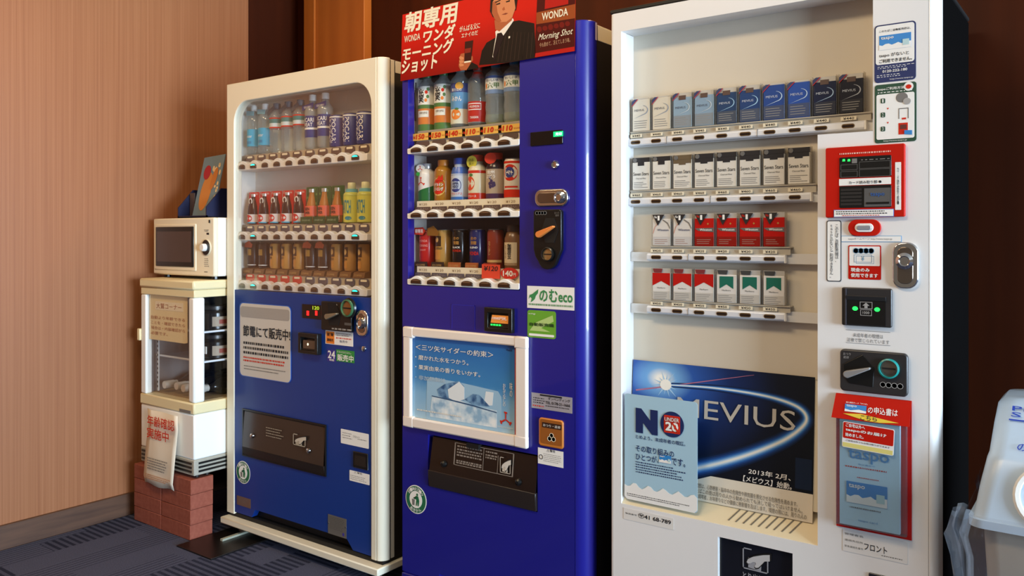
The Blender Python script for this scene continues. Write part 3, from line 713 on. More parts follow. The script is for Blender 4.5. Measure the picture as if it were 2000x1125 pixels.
slot_disc(cu_, Fc_, cx_, cz_, .031, M('slot_green', '#3f6a48', .3), 2.003, M('slot_gold', '#9a7048', .3, .6))
def lever(par, F, cx, cz, L, ang, mat, y, w=.010):
    pts = [(cx+w*cos(a), cz+w*sin(a)) for a in [ang+pi/2+pi*i/8 for i in range(9)]]
    e = (cx+L*cos(ang), cz+L*sin(ang)); pts += [(e[0]+w*.28*sin(ang), e[1]-w*.28*cos(ang)), (e[0]-w*.28*sin(ang), e[1]+w*.28*cos(ang))]
    return MB().py(pts, y-.014, y).build('return_lever', mat, par, bevel=.002)
lx_, lz_ = Fc_.p(643, 618)
MB().py([(lx_-.008, lz_+.05), (lx_+.035, lz_+.052), (lx_+.062, lz_+.01), (lx_+.05, lz_-.03), (lx_, lz_-.032)], 2.0065, 2.008).build('lever_well', blackm, cu_)
lever(cu_, Fc_, lx_, lz_, .056, radians(14), M('lever_bronze', '#8a7a64', .35, .3), 2.0062)
text(cu_, 'おつり返却', Fc_, Fc_.rect(643, 592.5, 659, 596.5), whiteink); text(cu_, '10 50 100 500 1000', Fc_, Fc_.rect(649, 640, 687, 643), whiteink)
sticker(cu_, 'small_plate', Fc_, Fc_.rect(673, 630, 687, 635), M('plate_grey', '#55514e', .5))
# key lock
def lockplate(par, F, r, horiz=False):
    x0, x1, z0, z1 = r; rad = min(x1-x0, z1-z0)*.42
    p = MB().py(rr(x0, x1, z0, z1, rad, 6), F.Y-.008, F.Y).build('lock_plate', chrome, par, bevel=.003)
    i = min(x1-x0, z1-z0)*.2
    MB().py(rr(x0+i, x1-i, z0+i, z1-i, rad*.6, 6), F.Y-.0095, F.Y-.007).build('lock_inset', M('lock_inset', '#8a7c70', .18, .9), p, bevel=.0015)
    cx, cz = ((x1-(z1-z0)*.5, (z0+z1)/2) if horiz else ((x0+x1)/2, z1-(x1-x0)*.78)); rr_ = min(x1-x0, z1-z0)*.36
    MB().lathe([(rr_, .006), (rr_*.95, .016), (rr_*.6, .02), (rr_*.5, .017), (0, .017)], cx, F.Y, cz, 24, axis='y').build('lock_cylinder', chrome, p, smooth=True)
    return p
lockplate(m1, Fz, Fz.rect(698, 604.5, 720.5, 655))
cx_, cz_ = Fz.p(711, 681); MB().lathe([(.010, 0), (.009, .004), (.004, .007), (0, .007)], cx_, 2.0235, cz_, 18, axis='y').build('lock_screw', chrome, m1, smooth=True)
# bill slot
def bill_unit(par, F, r, d=.022, mat=black):
    x0, x1, z0, z1 = r; t = (x1-x0)*.13
    u = panel_holes(x0, x1, z0, z1, [(x0+t, x1-t, z0+t*.9, z1-t*1.2)], F.Y-d, F.Y).build('bill_unit', mat, par, bevel=.002)
    MB().add([(x0+t, F.Y-d*.75, z0+t), (x1-t, F.Y-d*.75, z0+t), (x1-t, F.Y-.002, z1-t*1.2), (x0+t, F.Y-.002, z1-t*1.2)], [(0, 1, 2, 3)]).build('bill_slope', M('bill_dark', '#1d1917', .25), u)
    return u, (x0+t, x1-t, z0+t, z1-t)
u, q = bill_unit(m1, Fz, Fz.rect(591, 648, 628.5, 688))
MB().py(rr(q[0]+.012, q[1]-.002, q[2]+.006, (q[2]+q[3])/2+.012, .004), 2.004, 2.0055).build('bill_mouth', M('bill_bronze', '#5a4638', .3), u)
MB().py(ell((q[0]+q[1])/2, q[2]+.022, .004, .005, 12), 2.0028, 2.0038).build('bill_lamp', M('warm_lamp', '#f0e0c0', .3, emit='#ffe8c0', es=1.2), u)
# stickers
orng = M('sticker_orange', '#e8822c', .5); grs = M('sticker_green', '#2f8a3c', .5); vio = M('sticker_violet', '#3a2f8c', .5)
r = Fz.rect(636, 644.5, 690, 671); o = sticker(m1, 'info_sticker', Fz, r, paper); 
sticker(o, 'orange_block', Fz, Fz.rect(637.5, 646.5, 653.5, 670), orng, lift=.001)
text(o, '故 障', Fz, Fz.rect(639.5, 649.5, 652, 656), ink, .02, lift=.002); text(o, '連絡先', Fz, Fz.rect(639.5, 660, 652, 666), ink, .02, lift=.002)
fine(o, Fz, Fz.rect(657, 649, 687, 656), 2, greyink, seed=21); fine(o, Fz, Fz.rect(657, 657.5, 687, 662), 1, redink, seed=22); text(o, '販売中', Fz, Fz.rect(664, 664, 679, 669), navyink)
o = sticker(m1, 'hours_sticker', Fz, Fz.rect(639.5, 682, 656, 705), vio)
text(o, '24', Fz, Fz.rect(641, 684, 655, 699), whiteink, .02); text(o, '時間', Fz, Fz.rect(644, 700.5, 653, 704.5), whiteink, .02)
o = sticker(m1, 'sale_sticker', Fz, Fz.rect(657, 682, 692.5, 705), grs); fine(o, Fz, Fz.rect(659, 684.5, 690, 689), 2, whiteink, seed=23, fill=.35); text(o, '販売中', Fz, Fz.rect(659.5, 691, 691, 704), whiteink, .02)
# delivery flap
def flap(par, F, r, glassy, knobs, lipm):
    x0, x1, z0, z1 = r; d = .012
    fr_ = panel_holes(x0, x1, z0, z1, [(x0+.006, x1-.004, z0+.004, z1-.006)], F.Y-.006, F.Y).build('delivery_frame', black, par)
    zl = z0+(z1-z0)*.20
    MB().box(x0+.006, x1-.004, F.Y-.001, F.Y+.0005, z0+.004, z1-.006).build('delivery_back', blackm, fr_)
    fl = MB().add([(x0+.008, F.Y-.010, zl), (x1-.006, F.Y-.010, zl), (x1-.006, F.Y-.002, z1-.010), (x0+.008, F.Y-.002, z1-.010)], [(0, 1, 2, 3)]).build('delivery_flap', glassy, fr_)
    MB().px([(F.Y-.012, zl), (F.Y-.001, zl), (F.Y-.001, z0+.004), (F.Y-.004, z0+.004)], x0+.007, x1-.005).build('delivery_lip', lipm, fr_)
    return fr_
r = Fz.rect(475.5, 797, 638, 889)
smoke = M('smoked_flap', '#3a2e28', .18); fl1 = flap(m1, Fz, r, smoke, 2, M('lip_dark', '#241c18', .4))
for px_, py_ in ((497, 850), (607, 879)):
    cx_, cz_ = Fz.p(px_, py_); MB().lathe([(.010, 0), (.009, .006), (.004, .010), (0, .010)], cx_, 2.0145, cz_, 16, axis='y').build('flap_knob', chrome, fl1, smooth=True)
Ff = Face(2.0145); pk = M('flap_ink', '#b0a490', .6)
fine(fl1, Ff, Ff.rect(520, 832, 556, 853), 4, pk, seed=24, fill=.3); 
HAND = [(0, .55), (.12, .7), (.35, .78), (1, 1), (1, .72), (.78, .66), (.70, .45), (.55, .30), (.42, .30), (.45, .42), (.3, .5), (.1, .45)]
def hand_icon(par, F, r, mat, mat2, lift=.0015):
    x0, x1, z0, z1 = r; w, h = x1-x0, z1-z0; t = w*.045
    fo = MB()
    for a in ((x0, x0+t, z0, z1), (x1-t, x1, z0, z0+h*.72), (x0, x1, z0, z0+t), (x0, x1*.35+x0*.65, z1-t, z1)): fo.box(a[0], a[1], F.Y-lift-.0003, F.Y-lift, a[2], a[3])
    fo.build('icon_frame', mat, par)
    MB().py([(x0+w*.22, z0+h*.1), (x0+w*.72, z0+h*.06), (x0+w*.74, z0+h*.5), (x0+w*.22, z0+h*.58)], F.Y-lift-.0004, F.Y-lift-.0001).build('icon_can', mat, par)
    H_ = [(.16, .34), (.22, .50), (.42, .66), (.58, .74), (.80, .84), (1.06, .92), (1.06, .62), (.86, .56), (.76, .40), (.62, .20), (.52, .16), (.47, .22), (.53, .34), (.50, .42), (.40, .40), (.30, .30), (.22, .27)]
    gx_ = sum(p[0] for p in H_)/len(H_); gz_ = sum(p[1] for p in H_)/len(H_)
    MB().py([(x0+w*(gx_+(u-gx_)*1.14), z0+h*(gz_+(v-gz_)*1.22)) for u, v in H_], F.Y-lift-.0006, F.Y-lift-.0005).build('icon_outline', blackm, par)
    MB().py([(x0+w*u, z0+h*v) for u, v in H_], F.Y-lift-.0009, F.Y-lift-.0007).build('icon_hand', mat2, par)
hand_icon(fl1, Ff, Ff.rect(573, 846, 597, 868), pk, M('icon_pale', '#cbbfae', .6))
# round recycling sticker
def recycle(par, F, px_, py_, rx, rz):
    cx, cz = F.p(px_, py_)
    o = poly(par, 'recycling_sticker', F, ell(cx, cz, rx, rx, 32), whiteink)
    poly(o, 'green_ring', F, ell(cx, cz, rx*.93, rx*.93, 32), M('recycle_green', '#1f6a46', .5), lift=.001)
    poly(o, 'white_disc', F, ell(cx, cz, rx*.60, rx*.60, 28), whiteink, lift=.0015)
    g = M('recycle_green', '#1f6a46')
    poly(o, 'figure_head', F, ell(cx+rx*.14, cz+rx*.36, rx*.09, rx*.09, 12), g, lift=.002)
    poly(o, 'figure', F, [(cx+a*rx, cz+b*rx) for a, b in ((.02, .26), (.24, .26), (.34, -.05), (.28, -.42), (.18, -.42), (.16, -.1), (.10, -.42), (.0, -.42), (.06, .0), (-.2, .12), (-.22, .04))], g, lift=.002)
    poly(o, 'bin_print', F, [(cx+a*rx, cz+b*rx) for a, b in ((-.36, .0), (-.08, .0), (-.12, -.42), (-.32, -.42))], greyink, lift=.002)
    for s_, up in (('統一美化マーク', 1), ('あきかん', -1)):
        m = MB(); n = len(s_)
        for i, ch in enumerate(s_):
            a = pi/2-up*(i-(n-1)/2)*.30 if up > 0 else -pi/2+(i-(n-1)/2)*.36
            vs, fs, xa, xb, ya, yb = tgeo(ch, .011); sc = rx*.24
            ro = a-pi/2 if up > 0 else a+pi/2; ox, oz = cx+rx*.76*cos(a), cz+rx*.76*sin(a)
            vv = [(ox+(((x-xa)/(xb-xa)-.5)*cos(ro)-((y-ya)/(yb-ya)-.5)*sin(ro))*sc, F.Y-.0028, oz+(((x-xa)/(xb-xa)-.5)*sin(ro)+((y-ya)/(yb-ya)-.5)*cos(ro))*sc) for x, y in vs]
            m.add(vv, fs)
        m.build('lettering', whiteink, o, flat=True)
recycle(m1, Fz, 475.3, 922.5, .0455, 0)
# plates and stickers
o = sticker(m1, 'maker_plate', Fz, Fz.rect(463, 967, 490, 985), M('plate_bronze', '#7c665a', .4, .4)); fine(o, Fz, Fz.rect(467, 971, 486, 980), 3, greyink, seed=30, fill=.3)
o = sticker(m1, 'address_sticker', Fz, Fz.rect(666, 837, 720.5, 865), paper, .003); text(o, 'フロント', Fz, Fz.rect(690, 850, 703, 854), ink); fine(o, Fz, Fz.rect(669, 842, 688, 856), 3, greyink, seed=31, fill=.3); fine(o, Fz, Fz.rect(699, 856, 717, 859), 1, greyink, seed=32, fill=.5)
x0, x1, z0, z1 = Fz.rect(691, 880, 720, 912)
o = MB().box(x0, x1, 2.0185, 2.0235, z0, z1).build('coin_return', black, m1, bevel=.003); MB().add([(x0+.008, 2.018, z0+.01), (x1-.006, 2.018, z0+.01), (x1-.01, 2.018, z1-.012), (x0+.012, 2.018, z1-.012)], [(0, 1, 2, 3)]).build('coin_return_door', M('return_brown', '#2e2620', .2), o)
o = sticker(m1, 'warning_sticker', Fz, Fz.rect(683, 917.5, 722, 938), paper, .002); text(o, '⚠警告', Fz, Fz.rect(692, 920, 708, 924), ink); fine(o, Fz, Fz.rect(685, 926, 719, 936), 3, greyink, seed=33, fill=.3)
o = sticker(m1, 'rating_plate', Fz, Fz.rect(641, 1003.5, 677, 1041), M('plate_grey2', '#7a7670', .4, .4)); fine(o, Fz, Fz.rect(644, 1007, 674, 1032), 8, M('plate_ink', '#4a4642'), seed=34, fill=.25)
poly(o, 'inspection_dot', Fz, ell(*Fz.p(671, 1044), .005, .006, 12), vio, lift=.001)
for px_, py_ in ((642, 1021), (675.5, 1030)): poly(o, 'rivet', Fz, ell(*Fz.p(px_, py_), .003, .003, 10), chrome, lift=.001, th=.0015)
# ================================================================== all-blue drinks machine with the red poster
F2 = Face(2.02)
m2 = thing('vending_machine', 'deep blue drinks vending machine with red poster on top, middle of the three', 'vending machine', (-1.6, 2.37, 0))
blue2 = M('deep_blue_paint', '#1d1c86', .28, coat=.5)
X0, X1, XR2 = F2.x(786), F2.x(1122), -1.228
d0, d1 = F2.x(797), F2.x(1015); dzb = F2.z(797, 557); dzt = 1.775
hz = .0765
dlv = F2.rect(836, 848, 1050, 949)
notch = (F2.x(858), F2.x(1100), hz, .105)
panel_holes(X0, X1, hz, 1.829, [(d0, d1, dzb, dzt), dlv, notch], 2.02, 2.05).build('door', blue2, m2)
post = [(X1, 2.02)]+[(X1+(XR2-X1)*sin(a), 2.02+.045*(1-cos(a))) for a in [pi/2*i/10 for i in range(1, 11)]]+[(XR2, 2.075), (X1, 2.075)]
MB().pz(post, hz, 1.829).build('corner_post', blue2, m2, bevel=.003, seg=3)
MB().box(X0, X0+.012, 2.05, 2.075, hz, 1.829).build('door_edge', blue2, m2)
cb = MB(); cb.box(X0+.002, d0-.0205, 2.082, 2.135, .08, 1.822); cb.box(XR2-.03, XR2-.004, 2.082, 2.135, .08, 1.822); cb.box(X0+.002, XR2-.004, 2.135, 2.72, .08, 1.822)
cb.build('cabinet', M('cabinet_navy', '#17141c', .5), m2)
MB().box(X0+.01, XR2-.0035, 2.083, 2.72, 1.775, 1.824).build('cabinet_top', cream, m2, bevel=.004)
MB().box(X0+.004, XR2-.006, 2.012, 2.70, .004, .0745).build('base', blue2, m2, bevel=.003)
MB().box(X0+.02, X1-.01, 2.052, 2.06, .078, .125).build('kick_recess', blackm, m2)
lin2 = M('display_lining_grey', '#bdb8b4', .5); bkd = M('display_back_dark', '#3e3a44', .5)
l = MB(); l.box(d0-.020, d0-.014, 2.0505, 2.128, dzb-.01, dzt+.01); l.box(d1+.001, d1+.008, 2.0505, 2.128, dzb-.01, dzt+.01); l.box(d0-.014, d1, 2.0505, 2.128, dzt+.001, dzt+.008); l.build('display_lining', lin2, m2)
MB().box(d0-.014, d1+.001, 2.1275, 2.133, dzb-.01, dzt+.01).build('display_back', bkd, m2)
MB().box(d0-.002, d1+.002, 2.0255, 2.0285, dzb+.01, dzt).build('display_glass', glass, m2)
MB().tube([(d0+.012, 2.045, dzt-.05), (d0+.012, 2.045, 1.705), (d0+.004, 2.05, 1.70), (d0-.006, 2.058, 1.69), (d0-.009, 2.066, 1.60)], .002, 6).build('cable', blackm, m2, smooth=True)
# rails
FB = Face(2.018); FG = Face(2.082)
rl = [(FB.z(797, 301.5), FB.z(797, 287)), (FB.z(797, 427.8), FB.z(797, 413.5)), (FB.z(797, 556), FB.z(797, 541.5))]
bx = [FB.x(813)+(FB.x(984.8)-FB.x(813))*i/5 for i in range(6)]
gx = [FG.x(832)+(FG.x(1002)-FG.x(832))*i/5 for i in range(6)]
zg = [FG.z(833, 257), FG.z(831, 395.5), FG.z(832, 522)]
amber = M('tag_amber', '#eebc56', .5); prices = ['150', '150', '140', '110', '110', '110']
FT2 = Face(2.045)
for k, (za, zb_) in enumerate(rl):
    r = wavy_rail(m2, FB, d0-.002, FB.x(1014), za, zb_, bx, .03, .012)
    MB().box(d0, d1, 2.048, 2.121, za+.001, za+.006).build('shelf_plate', lin2, r)
    for i, c in enumerate(bx): dome_button(r, FB, c, za+.0045, .046, .0165)
    zs1 = zb_+.036
    ts = MB().box(d0+.012, d1-.001, FT2.Y+.006, FT2.Y+.009, za+.006, zs1).build('tag_strip', creamp if k else M('strip_clear', '#cfc6b4', .4), r)
    for i in range(6):
        c = FT2.x(824)+(FT2.x(995)-FT2.x(824))*i/5
        if k == 0:
            MB().py([(c-.043, zb_+.022), (c+.043, zb_+.022), (c+.043, zb_+.046), (c-.043, zb_+.046)], FT2.Y-.001, FT2.Y+.001).build('price_tag', amber, r)
            m = tput(MB(), '¥', (c-.038, c-.028, zb_+.028, zb_+.038), FT2.Y-.0022, .02); tput(m, prices[i], (c-.026, c+.012, zb_+.026, zb_+.043), FT2.Y-.0022, .03, shear=.15); m.build('lettering', redink, r, flat=True)
            fine(r, FT2, (c+.018, c+.040, zb_+.029, zb_+.036), 1, M('orange_ink2', '#c8782c'), lift=.0022, seed=i+40)
            MB().py(rr(c-.03, c+.03, zb_+.002, zb_+.019, .006, 3), FT2.Y+.003, FT2.Y+.0055).build('caption_tag', tagdark, r)
        elif k == 2 and i == 4:
            MB().py([(c-.036, zb_+.004), (c+.036, zb_+.004), (c+.037, zb_+.048), (c-.035, zb_+.049)], FT2.Y-.001, FT2.Y+.001).build('price_tag', M('tag_vermilion', '#e2472c', .5), r)
            text(r, '¥120', FT2, (c-.028, c+.028, zb_+.028, zb_+.044), ink, .01, lift=.002, shear=.2)
        elif k == 2 and i == 5:
            MB().py(ell(c, zb_+.022, .034, .018, 24), FT2.Y-.001, FT2.Y+.001).build('price_tag', M('tag_scarlet', '#d02a1c', .5), r)
            text(r, '140', FT2, (c-.024, c+.014, zb_+.013, zb_+.031), whiteink, .03, lift=.002); text(r, '円', FT2, (c+.016, c+.026, zb_+.014, zb_+.024), whiteink, .02, lift=.002)
        else:
            pts = [(c-.036, zb_+.002), (c+.036, zb_+.002), (c+.033, zb_+.016), (c-.031, zb_+.016)]
            MB().py(pts, FT2.Y+.003, FT2.Y+.0055).build('caption_tag', tagdark if k == 1 else tagpurple, r)
            text(r, 'つめたい', Face(FT2.Y+.003), (c-.024, c+.024, zb_+.005, zb_+.013), M('tag_ink', '#a89a90'), lift=.0006)
            text(r, '¥120', Face(FT2.Y+.006), (c-.018, c+.018, zb_+.021, zb_+.029), M('tan_ink', '#8a6e50'), lift=.0008)
for k in range(3): MB().box(d0+.01, d1-.002, 2.056, 2.120, zg[k]-.012, zg[k]-.0005).build('goods_step', stand, m2)
YG = 2.0885
H1, H2, H3 = ('goods on the top shelf of the deep blue machine', 'goods on the middle shelf of the deep blue machine', 'goods on the bottom shelf of the deep blue machine')
ojm = M('juice_orange', '#d9803a', .3); gl_ = M('juice_green', '#4f7a3c', .4)
for i in range(2):
    t = bottle(f'orange juice bottle with green label, {("leftmost", "second from left")[i]} on the middle machine’s top shelf', H1, (gx[i], YG, zg[0]), .205, .032, None, (.02, .15), M('cap_green', '#3a6a3a', .4), body=pet,
               label_parts=[(.0, .022, gl_), (.022, .075, ojm), (.075, .088, gl_), (.088, .15, M('label_cream', '#e8e6d8', .4))])
    tcyl(t, '充実', .0326, .095, .142, .022, ink, .03, vert=True, a0=-.25)
    arc_patch(t, 'label_print', .0325, .046, .068, -.75, .6, M('label_cream', '#e8e6d8')); tcyl(t, '緑黄色野菜', .033, .056, .064, .03, M('brown_ink', '#7a5a3a')); 
    for q, (a_, z_) in enumerate(((.35, .13), (.5, .115), (.3, .103), (.55, .14))): ell_patch(t, 'fruit_print', .0327, z_, .010, .012, a_, (redink, gl_, orng, gl_)[q])
t = bottle('pale bottle with blue label and orange fruit, third on the middle machine’s top shelf', H1, (gx[2], YG, zg[0]), .21, .0325, None, (.02, .15), capb, label_parts=[(.012, .06, M('label_lemonmist', '#dcdcc4', .4)), (.06, .115, M('label_skyblue', '#5f9ac8', .4)), (.115, .145, M('label_navy2', '#3a4a8a', .4))])
ell_patch(t, 'fruit_print', .0332, .042, .036, .034, -.1, orng); ell_patch(t, 'leaf_print', .0335, .060, .014, .007, .05, gl_); ell_patch(t, 'fruit_print', .0332, .135, .028, .024, .3, M('fruit_amber', '#e0a23a')); tcyl(t, '富士山の', .0334, .118, .128, .036, whiteink, .02); tcyl(t, 'みかん', .0334, .085, .102, .036, whiteink, .02)
rdl = M('label_red', '#c02418', .4)
t = bottle('clear bottle with red label and cap, fourth on the middle machine’s top shelf', H1, (gx[3], YG, zg[0]), .205, .0325, rdl, (.012, .078), M('cap_red', '#c02a1c', .4))
arc_patch(t, 'label_ring', .0331, .05, .072, -.75, .75, whiteink); arc_patch(t, 'label_print', .0334, .053, .069, -.68, .68, rdl); tcyl(t, 'WILKINSON', .0338, .057, .065, .036, whiteink, .01); tcyl(t, 'TANSAN', .0338, .022, .03, .03, whiteink, .01)
MB().lathe([(.020, .160), (.0155, .176)], 0, 0, 0, 18).build('neck_label', rdl, t, smooth=True, local=True)
for i in (4, 5):
    t = bottle(f'waisted clear water bottle with pale label, {("fifth from left", "rightmost")[i-4]} on the middle machine’s top shelf', H1, (gx[i], YG, zg[0]), .205, .0335, None, (.095, .152), M('cap_skyblue', '#3f8ac0', .4), ribs=2, body=clear('misty_bottle', '#e8eef0', .1, .05, .30, '#c8d4da'), label_parts=[(.095, .108, M('label_blue3', '#7a96c0', .4)), (.108, .144, M('label_white3', '#e4e8e4', .4)), (.144, .152, M('label_blue4', '#4a6aa8', .4))])
    tcyl(t, 'おいしい水', .0341, .133, .142, .044, navyink, .01); tcyl(t, '六甲', .0341, .112, .130, .04, gl_, .02, a0=.1); ell_patch(t, 'label_print', .0340, .120, .008, .018, -.7, orng)
    MB().lathe([(0, .001), (.030, .001), (.031, .014), (.031, .03), (0, .03)], 0, 0, 0, 18).build('drink_inside', clear('pale_water', '#e6ecb8', .05, .05, .3, '#d8dc90'), t, smooth=True, local=True)
# middle shelf
grn2 = M('can_green', '#1f6a34', .3); whm = M('can_white', '#e6e2d8', .3)
t = bottlecan('white and green cider bottle with red arrow mark, leftmost on the middle machine’s middle shelf', H2, (gx[0], YG, zg[1]), .132, .031, whm, M('cap_silver', '#cfd2d4', .25, .6))
arc_patch(t, 'green_base', .0314, .004, .034, -pi, pi, grn2, 24)
m = MB(); R_ = .0314
for i in range(13):
    a = -1.2+2.4*i/12; z_ = .034+.022*(a+1.2)/2.4; m.v += [(R_*sin(a), -R_*cos(a), .033), (R_*sin(a), -R_*cos(a), z_)]
    if i: m.f.append((2*i-2, 2*i, 2*i+1, 2*i-1))
m.build('green_sweep', grn2, t, local=True, flat=True)
def tri_arrow(par, F, cx, cz, s_, mat, lift=.0008, local=True, cyl=None):
    m = MB()
    for k in range(3):
        a = pi/2+k*2*pi/3; u = (cos(a), sin(a)); w = (-sin(a), cos(a))
        P = [(.05, .09), (.75, .09), (.8, .26), (1.0, .22), (.95, -.22), (.78, -.26), (.75, -.09), (.05, -.09)]
        pts = [(cx+s_*(p*u[0]+q*w[0]), cz+s_*(p*u[1]+q*w[1])) for p, q in P]
        if cyl: m.add([(cyl*sin(x/cyl), -cyl*cos(x/cyl), z) for x, z in pts], [tuple(range(8))])
        else: m.add([(x, F.Y-lift, z) for x, z in pts], [tuple(range(8))])
    return m.build('arrow_mark', mat, par, local=local, flat=True)
tri_arrow(t, None, -.010, .068, .017, redink, cyl=.0316)
MB().py(ell(-.017, .115, .016, .014, 20), -.0195, -.018).build('round_tag', whm, t, local=True); tri_arrow(t, Face(-.0195), -.017, .115, .009, redink)
MB().py(ell(-.022, .096, .007, .007, 12), -.027, -.0255).build('green_tag', M('tag_leaf', '#2f9a3c', .5), t, local=True)
t = bottlecan('amber energy drink bottle with orange cap and red flame emblem in the middle machine', H2, (gx[1], YG, zg[1]), .140, .0315, M('drink_amber', '#a8701f', .22), M('cap_orange', '#d8822c', .4), .017)
ell_patch(t, 'emblem', .0319, .050, .048, .052, -.2, redink); ell_patch(t, 'emblem_ring', .0317, .050, .056, .062, -.2, M('emblem_gold', '#d8b060')); tcyl(t, 'ドデカミン', .0323, .052, .062, .038, whiteink, .03, a0=-.2); tcyl(t, 'ストロング', .0323, .036, .048, .038, whiteink, .03, a0=-.2)
MB().py([(-.012, .070), (0, .088), (.003, .078), (.012, .09), (.014, .070)], -.0335, -.0325).build('flame_print', redink, t, local=True)
t = bottlecan('silver and blue spotted sports drink bottle with swirl emblem in the middle machine', H2, (gx[2], YG, zg[1]), .142, .0315, M('can_silverblue', '#c2ccd8', .3), M('cap_blue', '#2f4fa8', .4), .020, .62)
MB().lathe([(.0317, .085), (.0292, .1), (.0248, .112)], 0, 0, 0, 20).build('blue_shoulder', M('can_blue', '#3f66b0', .3), t, smooth=True, local=True)
ell_patch(t, 'emblem', .0318, .052, .042, .046, -.15, M('emblem_navy', '#28367c')); ell_patch(t, 'emblem_core', .0321, .052, .028, .026, -.15, M('emblem_grey', '#9aa6bc')); tcyl(t, 'SUPER', .0324, .054, .061, .022, navyink, .03, a0=-.15); tcyl(t, 'H2O', .0324, .043, .052, .02, navyink, .03, a0=-.15); tcyl(t, 'アクエリアス', .0320, .020, .028, .044, coral, .01, a0=-.1)
arc_patch(t, 'blue_base', .0319, .004, .014, -pi, pi, M('can_blue2', '#3a70b8', .3), 24)
t = bottlecan('white and red apple juice bottle with yellow round tag in the middle machine', H2, (gx[3], YG, zg[1]), .148, .0315, M('can_ivory', '#e2d8b8', .3), M('cap_red2', '#c8402c', .4), .018, .66)
ell_patch(t, 'apple_print', .0318, .055, .038, .046, -.25, M('apple_red', '#dd4a22')); ell_patch(t, 'leaf_print', .0322, .082, .016, .010, -.1, gl_); tcyl(t, 'りんご', .0322, .052, .064, .03, whiteink, .03, a0=-.25); arc_patch(t, 'red_base', .0319, .004, .024, -pi, pi, M('can_red3', '#d0361f', .3), 24); tcyl(t, 'バヤリース', .0324, .010, .018, .04, whiteink, .02, a0=-.1); arc_patch(t, 'red_ring', .0318, .088, .097, -pi, pi, M('can_red3', '#d0361f'), 24)
MB().py(ell(-.006, .125, .021, .020, 24), -.0245, -.023).build('round_tag', M('tag_yellow', '#d8cf4a', .5), t, local=True); text(t, '青森\n果汁', Face(-.0245), (-.016, .004, .114, .136), M('olive_ink', '#6a6a1c'), local=True)
MB().py([(-.033, .105), (.033, .105), (.033, .15), (-.033, .15)], -.0005, .0005).build('backing_card', M('card_rust', '#b8502c', .5), t, local=True).location = (0, .0345, 0)
t = bottlecan('dark purple grape juice bottle with red cap and grape label in the middle machine', H2, (gx[4], YG, zg[1]), .150, .0315, M('drink_purple', '#2c1820', .2), M('cap_scarlet', '#d23420', .4), .021, .68)
arc_patch(t, 'label', .0318, .012, .098, -pi, pi, M('label_grape', '#b8a48c', .4), 24); arc_patch(t, 'label_base', .0321, .004, .020, -pi, pi, M('label_plum', '#4c2a52', .4), 24)
rd = random.Random(8)
for q in range(11): ell_patch(t, 'grape_print', .0322, .040+.03*rd.random(), .010, .011, -.35+.6*rd.random(), M('grape', '#3c2c5a'))
tcyl(t, '信州', .0323, .082, .094, .03, whiteink, .03, a0=-.2); tcyl(t, 'ぶどう', .0323, .068, .080, .034, whiteink, .03, a0=-.2)
MB().py(ell(-.008, .132, .020, .018, 24), -.026, -.0245).build('round_tag', M('tag_red2', '#d8361e', .5), t, local=True)
rwm = M('can_cream2', '#e4d8c4', .3)
t = can('red and cream tomato juice can, rightmost on the middle machine’s middle shelf', H2, (gx[5], YG, zg[1]), .128, .0325, rwm)
arc_patch(t, 'red_ring', .0328, .112, .119, -pi, pi, redink, 24); arc_patch(t, 'red_base', .0328, .006, .030, -pi, pi, redink, 24); ell_patch(t, 'tomato_print', .0329, .083, .052, .052, -.1, redink); ell_patch(t, 'emblem', .0332, .084, .034, .034, -.15, M('emblem_navy', '#28367c')); tcyl(t, 'トマト', .0336, .076, .090, .026, whiteink, .03, a0=-.15); arc_patch(t, 'red_stripe', .0329, .036, .041, -.8, .7, redink)
# bottom shelf: coffee cans
def coffee(i, label, bodym, lines, foot):
    t = can(label, H3, (gx[i], YG, zg[2]+.0), .128, .0275, bodym, slim=True)
    t.children[0].location = (0, 0, 0)
    MB().px([(-.0335, -.0), (-.0285, -.0), (-.0285, .020), (-.0325, .018)], -.026, .026).build('holder_foot', foot, t, local=True)
    text(t, 'ICE COFFEE', Face(-.0336), (-.020, .020, .006, .012), tan, local=True, lift=.0005)
    for s_, za, zb_, w, mat in lines: tcyl(t, s_, .0279, za, zb_, w, mat, .02, a0=.12)
    return t
rm = M('coffee_red', '#b8201c', .25)
t = coffee(0, 'bright red coffee can with red promotional tag, leftmost on the middle machine’s bottom shelf', rm, [('WONDA', .086, .094, .034, M('pink_ink', '#e09088')), ('MORNING', .070, .078, .036, M('pink_ink', '#e09088')), ('SHOT', .056, .062, .024, M('pink_ink', '#e09088'))], holder)
MB().py([(-.033, .112), (.008, .110), (.020, .124), (.008, .136), (-.028, .134)], -.032, -.030).build('promo_tag', M('tag_red2', '#d8361e', .5), t, local=True); text(t, '朝専用', Face(-.032), (-.025, .010, .116, .130), whiteink, .02, local=True)
t = coffee(1, 'gold coffee can with black emblem and gold tag on the middle machine’s bottom shelf', M('coffee_gold3', '#b98a44', .25), [('GOLD', .062, .069, .024, ink)], holder)
arc_patch(t, 'emblem', .0278, .072, .106, -.8, .4, dkcan); ell_patch(t, 'emblem_core', .0281, .094, .014, .018, -.2, tan); arc_patch(t, 'label_panel', .0278, .028, .060, -.9, .3, M('coffee_orange', '#c98a3c'))
MB().py([(-.042, .108), (.004, .106), (.012, .118), (-.014, .140), (-.040, .132)], -.036, -.034).build('promo_tag', M('tag_gold', '#8a5c20', .4), t, local=True)
t = coffee(2, 'black coffee can with gold and red lettering on the middle machine’s bottom shelf', M('coffee_black', '#16100e', .18), [('金の', .094, .104, .022, gold), ('微糖', .078, .090, .022, gold), ('BLACK', .066, .072, .03, whiteink), ('WONDA', .054, .062, .036, redink)], M('foot_rust', '#a85a2c', .5))
